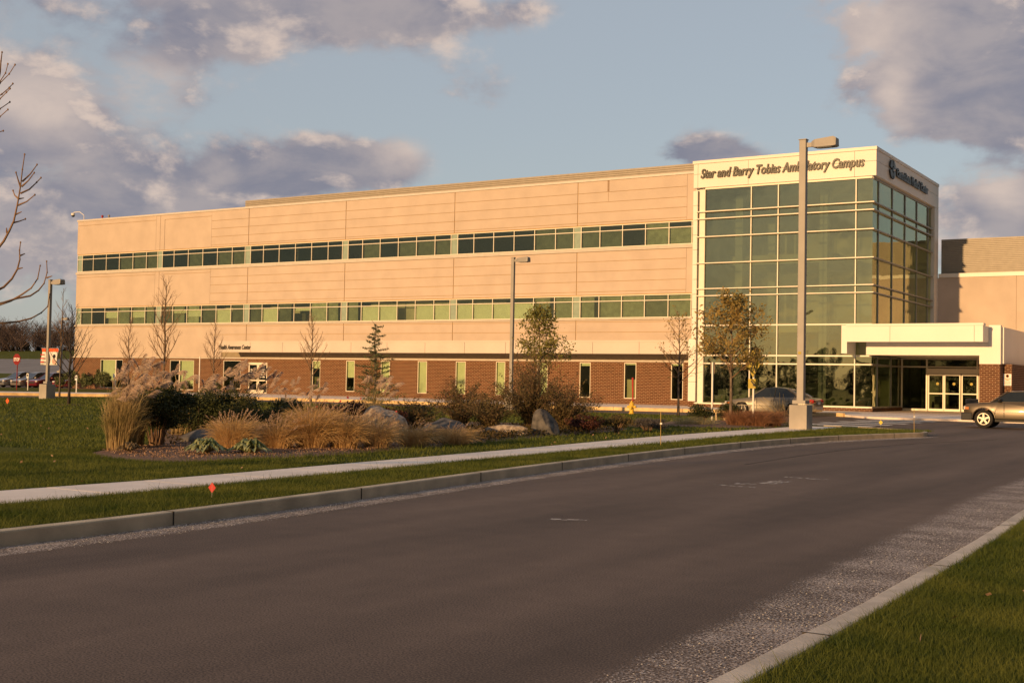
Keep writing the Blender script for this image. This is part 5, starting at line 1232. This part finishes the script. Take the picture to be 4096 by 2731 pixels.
shrub('holly_shrub', (-18.6, 16.9, .15), (.84, .75, .60), 12500, .060, 'holly', 'rounded dark evergreen shrub with bare stems at its foot, left one behind the mulch', seed=1, stems=34, bottom=.8, group='dark evergreen shrubs')
shrub('holly_shrub', (-19.95, 19.3, .15), (.84, .85, .54), 9500, .055, 'holly', 'dense dark evergreen shrub directly behind the grey boulder', seed=2, stems=12, bottom=.2, group='dark evergreen shrubs')
shrub('holly_shrub', (-19.35, 19.8, .15), (.80, .8, .54), 9000, .055, 'holly', 'dense dark evergreen shrub, right neighbour of the one behind the boulder', seed=3, stems=12, bottom=.2, group='dark evergreen shrubs')
shrub('holly_shrub', (-21.1, 23.2, .15), (.78, .7, .46), 6500, .06, 'holly', 'dark evergreen shrub behind the golden grass, right of the plume gap', seed=4, stems=12, bottom=.2, group='dark evergreen shrubs')
for i, (x, y, rx_, h, lab) in enumerate(((-21.6, 25.4, .7, .38, 'dark red shrub with pink blooms, leftmost of the wine-coloured row'), (-20.5, 25.2, .75, .46, 'dark red shrub with a raised pink-tipped crown, middle of the wine-coloured row'), (-19.3, 25.0, .65, .34, 'low dark red shrub beside the tall pale boulder'))):
    t = shrub('barberry_shrub', (x, y, .15), (rx_, .6, h), 4200, .055, 'barberry', lab, seed=10 + i, group='wine-coloured shrubs')
    C = blob((x, y, .15 + h * 1.35), (rx_ * .9, .5, h * .75), 26, seed=30 + i); V, F = leaves(C, .07, 1.1); npmesh('flowers', V, F, M['pinkflower'], t)['kind'] = 'stuff'
def arch_shrub(loc, rad, h, n, label, seed, m='butterfly', ls=.085, lpb=40):
    """many arching wands with narrow leaves"""
    rnd = random.Random(seed); t = thing('arching_shrub', loc, label, 'shrub', 'arching brown-leaved shrubs'); x, y, z = loc; mb = MB(); C = []
    for k in range(n):
        a = rnd.random() * 6.28; q = rnd.random() ** .6; hh = h * rnd.uniform(.6, 1.0) * (1 - .35 * q * q); L_ = rad * q
        p = [Vector((x + rnd.gauss(0, .05), y + rnd.gauss(0, .05), z))]
        for i in range(1, 7):
            f = i / 6; p.append(Vector((x + math.cos(a) * L_ * f ** 1.4 + rnd.gauss(0, .02), y + math.sin(a) * L_ * f ** 1.4, z + hh * (f - .12 * q * f ** 3 * 2))))
        mb.tube(p, [.010 * (1 - i * .12) for i in range(7)], 4)
        for _ in range(lpb): i = rnd.randint(1, 5); C.append(p[i].lerp(p[i + 1], rnd.random()) + Vector((rnd.gauss(0, .07), rnd.gauss(0, .07), rnd.gauss(0, .06))))
        if rnd.random() < .25:
            for i in range(10): C.append(p[6] + (p[6] - p[5]) * i * .1 + Vector((rnd.gauss(0, .012),) * 3))
    mb.build('stems', M['stem'], t); C = np.array([c[:] for c in C]); C[:, 2] = np.maximum(C[:, 2], .16)
    V, F = leaves(C, ls, 3.2, updir=(0, 0, .4)); npmesh('leaves', V, F, M[m], t); return t
arch_shrub((-20.0, 27.2, .15), .9, .95, 90, 'low brown-leaved shrub between the tall pale boulder and the second boulder', 41, lpb=45)
arch_shrub((-20.3, 30.0, .15), 1.15, 1.6, 110, 'mid-height brown-leaved shrub behind the grey pointed boulder', 42, lpb=50)
arch_shrub((-19.1, 29.6, .15), 1.0, 1.35, 100, 'brown-leaved shrub behind the long flat boulder', 43, lpb=45)
arch_shrub((-18.5, 30.9, .15), 1.25, 2.45, 170, 'tallest brown-leaved shrub with upright flower wands, against the second light pole', 44, lpb=60)
arch_shrub((-17.6, 31.3, .15), 1.2, 1.75, 120, 'wide arching brown-leaved shrub at the right of the clump', 45, lpb=50)
shrub('low_shrub', (-16.1, 29.9, .15), (.62, .5, .26), 2600, .06, 'barberry', 'low dark shrub just right of the dark pointed boulder', seed=51)
shrub('low_shrub', (-15.75, 31.0, .15), (.6, .5, .26), 2600, .055, 'butterfly', 'low green-brown shrub in the right end of the big bed', seed=52)
shrub('lavender_shrub', (-15.9, 33.4, .12), (.85, .5, .20), 5200, .07, 'bluegrey', 'low hazy blue-grey shrub at the right tip of the big bed', seed=53, aspect=5)
# ground cover in the bed
n = 22000; C = np.stack([rng.uniform(-19, -15.0, n), rng.uniform(21.0, 33, n), .14 + rng.random(n) ** 1.5 * .17], 1)
C = C[inside(C, shr)]; V, F = leaves(C, .085, 2.2); npmesh('ground_cover', V, F, M['cover'])['kind'] = 'stuff'
n = 5000; C = np.stack([rng.uniform(-25, -18, n), rng.uniform(16, 34, n), .16 + rng.random(n) ** 2 * .10], 1)
C = C[inside(C, shr)]; V, F = leaves(C, .09, 2.2); npmesh('ground_cover', V, F, M['cover'])['kind'] = 'stuff'

def arc_strands(base, n, h, spread, lean=(0, 0), k=6, droop=.6, rb=.12, hvar=.35, seed=0):
    g = np.random.default_rng(seed); a = g.random(n) * 6.283; q = g.random(n) ** .6; hh = h * (1 - hvar * g.random(n))
    t = np.linspace(0, 1, k)[None, :]; B = np.array(base)[None, None, :]
    r = (rb * g.random(n))[:, None] + (spread * q)[:, None] * t ** 1.7
    x = np.cos(a)[:, None] * r + lean[0] * t ** 2; y = np.sin(a)[:, None] * r + lean[1] * t ** 2
    z = hh[:, None] * (t * (1 + droop * q[:, None] * .6) - droop * q[:, None] * t ** 2.6)
    J = np.cumsum(g.normal(0, 1, (n, k, 3)), axis=1) * np.array([.022, .022, .01]) * h * t[..., None]
    return np.stack([x, y, z], -1) + J + B
def silver_grass(loc, h, nst, nbl, label, seed, plume=.34, lean=(.20, .05), spread=.8, only=None):
    t = thing('plume_grass', loc, label, 'ornamental grass', 'tall silver plume grasses'); g = np.random.default_rng(seed)
    S = arc_strands(loc, nbl, h * .82, spread * .8, (lean[0] * .3, lean[1]), 7, .6, .26, .6, seed)
    V, F = ribbons(S, np.linspace(1, .25, 7)[None, :] * .0095 * np.ones((nbl, 1))); npmesh('blades', V, F, M['misc_blade'], t)
    ST = arc_strands(loc, nst, h, spread * .72, lean, 6, .12, .28, .42, seed + 1)
    V, F = ribbons(ST, np.full((nst, 6), .009)); npmesh('stems', V, F, M['misc_blade'], t)
    P_ = []
    for s in ST:
        tip = s[-1]; d = unit(np.array([lean[0] * 1.2 + g.normal(0, .15), lean[1] + g.normal(0, .2), .42])); side = unit(np.cross(d, [0, 0, 1.0])); m_ = 105
        f = g.random(m_); L_ = plume * g.uniform(.7, 1.15)
        for ff in f:
            st_ = tip + d * L_ * .75 * ff + np.array([0, 0, -.10 * L_ * ff * ff]); w = side * g.normal(0, .13) + np.array([0, 0, g.normal(0, .07)]) + np.array([.28, .05, .0]) + d * .8
            w = unit(w); tt = np.linspace(0, 1, 4)[:, None]; ll_ = plume * g.uniform(.30, .6)
            P_.append(st_ + w * tt * ll_ + np.array([0, 0, -1]) * tt ** 2 * ll_ * .65)
    P_ = np.array(P_); V, F = ribbons(P_, np.linspace(1, .35, 4)[None, :] * .010 * np.ones(P_.shape[:2])); npmesh('plumes', V, F, M['plume'], t); return t
silver_grass((-18.2, 15.7, .15), 1.55, 26, 2300, 'silver plume grass at the left end of the bed, nearest clump', 61, spread=.30)
silver_grass((-19.0, 16.6, .15), 1.62, 26, 1500, 'silver plume grass clump just behind the nearest one, left of the round shrub', 62, spread=.30)
silver_grass((-21.7, 20.5, .15), 1.62, 34, 500, 'silver plume grass clump behind the dense dark shrubs, left of centre', 63, spread=.8, lean=(.25, .05))
silver_grass((-21.2, 21.6, .15), 1.72, 34, 420, 'silver plume grass clump rising before the glass doors', 64, spread=.7, lean=(.3, .05))
silver_grass((-24.2, 27.0, .15), 1.20, 18, 350, 'shorter silver plume grass behind the wine-coloured shrubs, left', 65, spread=.8, lean=(.25, .05))
silver_grass((-21.9, 27.8, .15), 1.36, 22, 300, 'shorter silver plume grass behind the wine-coloured shrubs, right', 66, spread=.6, lean=(.25, .05))
def fountain_grass(loc, h, n, label, seed, spread=.55, heads=60, m='gold_blade', hm='gold_head', group='golden fountain grasses', rb=.24):
    t = thing('fountain_grass', loc, label, 'ornamental grass', group)
    S = arc_strands(loc, n, h * 1.15, spread, (.04, 0), 6, .75, rb, .55, seed); V, F = ribbons(S, np.linspace(1, .3, 6)[None, :] * .0065 * np.ones((n, 1)))
    S2 = arc_strands(loc, n // 2, h * .6, spread * .9, (.0, 0), 6, 1.6, rb * 1.3, .5, seed + 7); V2, F2 = ribbons(S2, np.linspace(1, .3, 6)[None, :] * .0065 * np.ones((n // 2, 1))); V2[:, 2] = np.maximum(V2[:, 2], .16); V, F = join_np([(V, F), (V2, F2)]); npmesh('blades', V, F, M[m], t)
    if heads:
        S = arc_strands(loc, heads, h * 1.22, spread * .8, (.10, 0), 6, .35, rb, .4, seed + 1); P_ = []
        for s in S:
            d = unit(s[-1] - s[-2] + np.array([.02, 0, 0])); 
            for _ in range(26):
                f = rng.random() * .13; o_ = unit(rng.normal(size=3)) * .018; a_ = s[-1] - d * .05 + d * f; P_.append(np.stack([a_, a_ + o_ + d * .012]))
        P_ = np.array(P_); V, F = ribbons(P_, np.full(P_.shape[:2], .006)); V2, F2 = ribbons(S, np.full((heads, 6), .0035))
        npmesh('seed_heads', V, F, M[hm], t); npmesh('head_stems', V2, F2, M[m], t)
    return t
for i, (x, y, h, sp_, nb_, lab) in enumerate(((-16.95, 17.3, .62, .52, 1700, 'golden fountain grass clump right of the leafy hosta, leftmost'), (-16.45, 18.0, .58, .45, 1200, 'golden fountain grass clump, second from the left'), (-16.1, 18.6, .86, .62, 2200, 'largest golden fountain grass clump, at the centre of the row'), (-15.7, 19.1, .74, .5, 1500, 'golden fountain grass clump just right of the largest one'), (-15.45, 19.8, .62, .42, 1000, 'dull golden grass clump left of the small bright one'), (-15.35, 20.9, .44, .34, 1300, 'small bright golden grass clump in front of the pale boulder'), (-15.15, 22.2, .40, .42, 1000, 'low golden grass clump right of the small bright one, by the pale boulder'))):
    fountain_grass((x, y, .15), h, nb_, lab, 70 + i, sp_, heads=(70 if h > .5 else 24))
for i, (x, y) in enumerate(((-15.85, 40.4), (-15.25, 40.7), (-15.0, 41.4))):
    fountain_grass((x, y, .15), .58, 1100, 'red-brown mounded grass beside the leafy oak, %s' % ('left of three', 'middle of three', 'right of three')[i], 90 + i, .48, 0, 'red_blade', group='red-brown mounded grasses', rb=.3)
# dry upright stems behind the red grass
S = arc_strands((-14.9, 42.6, .1), 60, 1.25, .9, (.1, 0), 5, .1, .5, .5, 96); V, F = ribbons(S, np.full((60, 5), .012)); tag(npmesh('dry_stems', V, F, M['misc_blade']), 'thin dry upright stems between the red-brown grass and the parked sedan', 'plant')
shrub('low_shrub', (-17.9, 42.2, .12), (.60, .5, .36), 3000, .07, 'holly', 'dark green low shrub right of the variegated grass, near the crossing sign, left half', seed=97, group='dark low shrubs by the sign')
shrub('low_shrub', (-17.0, 42.6, .12), (.60, .5, .38), 3000, .07, 'holly', 'dark green low shrub right next to the oak trunk, right half of the pair', seed=98, group='dark low shrubs by the sign')
for i, (x, y, lab) in enumerate(((-17.5, 39.6, 'pale variegated grass tuft under the slim bare tree'), (-16.9, 39.9, 'pale variegated grass tuft left of the oak trunk'))):
    fountain_grass((x, y, .13), .34, 340, lab, 110 + i, .5, 0, 'variegated', group='variegated grass tufts', rb=.3)
# hostas
def hosta(loc, r, n, label, m, seed):
    g = np.random.default_rng(seed); t = thing('hosta_plant', loc, label, 'plant', 'hostas at the bed edge'); parts = []
    for k in range(n):
        a = g.random() * 6.283; q = .35 + .65 * g.random(); L_ = r * q; w = r * .26 * g.uniform(.7, 1.2); d = np.array([math.cos(a), math.sin(a), 0]); s = np.array([-d[1], d[0], 0]); hh = r * (1.2 - q) * .42 + .02
        c = np.array(loc); f = np.array([0, .35, .6, .82, 1.0]); wd = np.array([.12, .75, 1, .65, .02]) * w; zz = hh * np.array([.1, .8, 1.0, .85, .45]) * 1.5; V = []
        for ff, ww, z_ in zip(f, wd, zz): p = c + d * L_ * ff; p[2] += z_; V += [p - s * ww / 2 + [0, 0, ww * .2], p - [0, 0, ww * .12], p + s * ww / 2 + [0, 0, ww * .2]]
        F = [(3 * i + j, 3 * i + j + 1, 3 * i + j + 4, 3 * i + j + 3) for i in range(4) for j in range(2)]; parts.append((np.array(V), np.array(F)))
    V, F = join_np(parts); npmesh('leaves', V, F, M[m], t, smooth=True); return t
hosta((-16.2, 15.85, .15), .48, 60, 'leafy green hosta in front of the grey boulder', 'hosta', 1)
hosta((-15.75, 16.5, .15), .46, 55, 'second green hosta, against the leftmost golden grass', 'hosta', 2)
hosta((-17.4, 15.2, .15), .30, 26, 'small withered hosta near the plume grass foot', 'hosta_dry', 3)
# boulders
def boulder(loc, dim, label, m, seed, sharp=.35, top=None, pl=None):
    rnd = random.Random(seed); g = np.random.default_rng(seed); bm = bmesh.new(); bmesh.ops.create_icosphere(bm, subdivisions=4, radius=1)
    planes = [(unit(g.normal(size=3) * [1, 1, .8]), g.uniform(.55, .82)) for _ in range(11)]
    if pl: planes = planes[:4] + [(unit(np.array(a, float)), b) for a, b in pl]
    for v in bm.verts:
        p = np.array(v.co)
        for nrm, dd in planes:
            e = p @ nrm - dd
            if e > 0: p = p - nrm * e * .93
        p += unit(p) * .02 * math.sin(p[0] * 9 + p[1] * 7 + seed) + g.normal(0, .006, 3)
        q = p * np.array(dim); 
        if top: q[0] += top * max(0, p[2]) * dim[0]
        v.co = q
    for f in bm.faces: f.smooth = True
    me = bpy.data.meshes.new('boulder'); bm.to_mesh(me); bm.free(); me.materials.append(M[m]); o = bpy.data.objects.new('boulder', me); COL.objects.link(o); o.location = loc
    try: me.set_sharp_from_angle(angle=R(26))
    except Exception: pass
    return tag(o, label, 'boulder', 'boulders in the planting bed')
boulder((-17.45, 22.5, .42), (.68, .5, .58), 'tall pale speckled boulder with a slanted top, largest in the bed', 'rock_tan', 21, pl=[((-1, 0, .12), .72), ((.42, -.1, .9), .62), ((.1, -1, .25), .55), ((1, -.2, .25), .78), ((.75, -.6, .45), .68), ((-.4, -.8, .5), .68)])
boulder((-17.75, 25.3, .25), (.74, .5, .42), 'grey-brown peaked boulder right of the tall pale one', 'rock_grey', 24, pl=[((-.6, -.3, .75), .55), ((.35, -.35, .9), .5), ((.2, -1, .3), .5), ((.85, -.4, .4), .7)])
boulder((-16.95, 27.2, .18), (.88, .4, .24), 'long flat brown boulder under the tall shrubs', 'rock_tan', 23)
boulder((-16.38, 28.0, .34), (.46, .40, .50), 'dark grey upright boulder at the right of the shrubs', 'rock_grey', 29, pl=[((-1, 0, .15), .55), ((.8, -.1, .62), .5), ((0, -1, .3), .5), ((.6, -.7, .3), .62)])
boulder((-18.95, 18.7, .18), (.72, .5, .26), 'low dark grey boulder behind the hostas', 'rock_grey', 25)
# foundation plants along the brick wall
k_ = 0
ORD = ['first', 'second', 'third', 'fourth', 'fifth', 'sixth', 'seventh']
JUN = [(-94.9 + 1.0 * q, 74.6 + .25 * (q % 2), .95, .62 + .1 * ((q * 3) % 4), '%s upright juniper of the row at the left brick corner, counted from the left' % ORD[q]) for q in range(7)]
for x, y, r_, h, lab in JUN + [(-79.0, 74.8, .9, .55, 'green juniper right of the second green window'), (-84.5, 75.0, .8, .35, 'low shrub below the tallest bare tree'), (-75.8, 75.2, .8, .55, 'juniper under the dark window by the lettering')]:
    k_ += 1; shrub('juniper_shrub', (x, y, .1), (r_ * .75, .5, h), 900, .20, 'green_leaf' if False else 'cedar', lab, group='junipers along the brick wall', seed=200 + k_, stems=4, aspect=2.6)

# fallen leaves scattered on the lawns
n = 260; Pn = np.stack([rng.uniform(-30, -12.8, n), rng.uniform(9, 45, n)], 1); Pn = Pn[ls(Pn)]
Pr = np.stack([rng.uniform(-2.0, .4, 22), rng.uniform(5, 14, 22)], 1); Pn = np.concatenate([Pn, Pr])
V, F = leaves(np.c_[Pn, np.full(len(Pn), .165)], .06, 1.5); npmesh('fallen_leaves', V, F, M['chip'])['kind'] = 'stuff'
